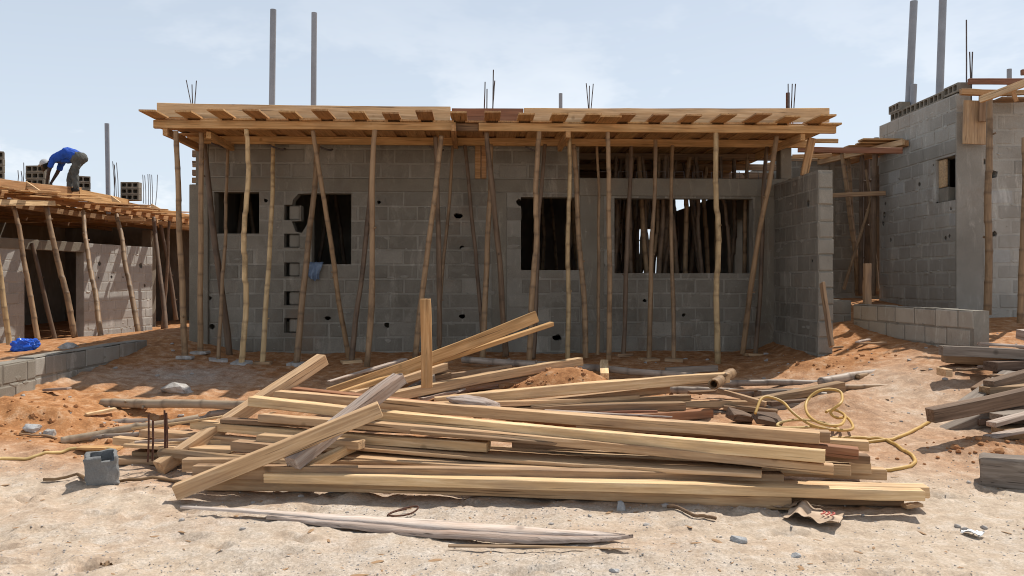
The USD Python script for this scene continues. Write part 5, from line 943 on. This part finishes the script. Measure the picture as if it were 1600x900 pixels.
# hoses
def hosepath(lst): return spline([Pz(x, y, z) for x, y, z in lst], 40 * len(lst))
def hose(lab, lst, r, mt='hose'): return tag(obj('hose', tube(hosepath(lst), r, 8), mt, smooth=True), lab, 'hose', 'yellow hoses')
hose('yellow hose coiled in loops over the grey beams at the heap right end', [(1180, 646, .30), (1189, 624, .42), (1199, 620, .44), (1221, 627, .40), (1235, 641, .34), (1255, 657, .26), (1285, 669, .22), (1325, 672, .2), (1332, 664, .22), (1322, 652, .26), (1306, 652, .29), (1298, 645, .33), (1309, 634, .4), (1316, 620, .46), (1311, 611, .5), (1293, 608, .52), (1275, 613, .49), (1262, 625, .42), (1259, 638, .36), (1266, 652, .31), (1287, 663, .28), (1307, 665, .27), (1319, 657, .28), (1318, 647, .30), (1305, 641, .32), (1291, 644, .31)], .014)
hose('dusty hose strand lying flat under the coil', [(1290, 668, .21), (1250, 668, .22), (1222, 668, .23), (1216, 662, .23), (1228, 658, .25), (1275, 658, .22), (1300, 665, .20), (1310, 672, .19)], .013, 'hose_dusty')
def ghose(lab, px, r, mt='hose'):
    pts = []
    for x, y in px: q = on_ground(x, y); q[2] += r * .8; pts.append(q)
    c = spline(pts, 30 * len(pts)); c[:, 2] = np.maximum(gaussian_filter(gz(c[:, 0], c[:, 1]) + r * .8, 3), gz(c[:, 0], c[:, 1]) + r * .55); return tag(obj('hose', tube(c, r, 8), mt, smooth=True), lab, 'hose', 'yellow hoses')
ghose('yellow hose running from under the dark beam down the right path', [(1470, 648), (1440, 668), (1400, 686), (1372, 691), (1350, 692)], .016)
ghose('yellow hose making one wide bend at the right end of the heap', [(1300, 686), (1345, 686), (1378, 688), (1402, 698), (1420, 710), (1430, 722), (1422, 731), (1400, 735), (1370, 735)], .016)
ghose('dusty yellow hose entering from the left picture edge toward the heap', [(-20, 729), (30, 719), (70, 709), (105, 705), (140, 705), (175, 706)], .015, 'hose_dusty')
# blue bag, cloth
q = on_ground(36, 548); bl = thing('plastic_bag', 'bright blue crumpled plastic bag on the left terrace', 'plastic bag', rotz(.2, q + [0, 0, .07]))
obj('bag', lump(.15, 3, (1.15, .8, .8), 4, .8, 2.6), 'plastic_blue', bl, smooth=25); obj('knot', (lambda m: trimesh.Trimesh(m.vertices + [.14, 0, .03], m.faces, process=False))(lump(.09, 6, (1.1, .8, 1), 3, .8, 3.0)), 'plastic_blue', bl, smooth=25)
def cloth():
    n = 24; u, v = np.meshgrid(np.linspace(-1, 1, n), np.linspace(0, 1, n)); a, zz = Hu(491), Hz(491, 413)
    hang = np.clip((v - .3) / .7, 0, 1); f = .025 * np.sin(u * 9 + 2 * v) * (.4 + hang) + .02 * (fbm(np.stack([u * 3, v * 4, 0 * u], -1), 3, 3) - .5)
    x = a + u * (.13 - .03 * hang) + .02 * np.sin(v * 6); y = .16 - .22 * np.clip(v / .3, 0, 1) - .02 - f - .01 * hang; z = zz + .035 * (1 - np.clip((v - .22) / .1, 0, 1)) + f * .4 - .25 * hang * (1 - .25 * u ** 2 + .15 * u)
    V = np.stack([x, y, z], -1).reshape(-1, 3); t = tris(grid_faces(n, n, False)); return np.vstack([V, V + [0, .006, -.004]]), np.vstack([t, t[:, ::-1] + n * n])
tag(obj('cloth', cloth(), 'cloth_blue', None, HT, smooth=True), 'faded blue cloth hung over the sill of the broken window', 'cloth')
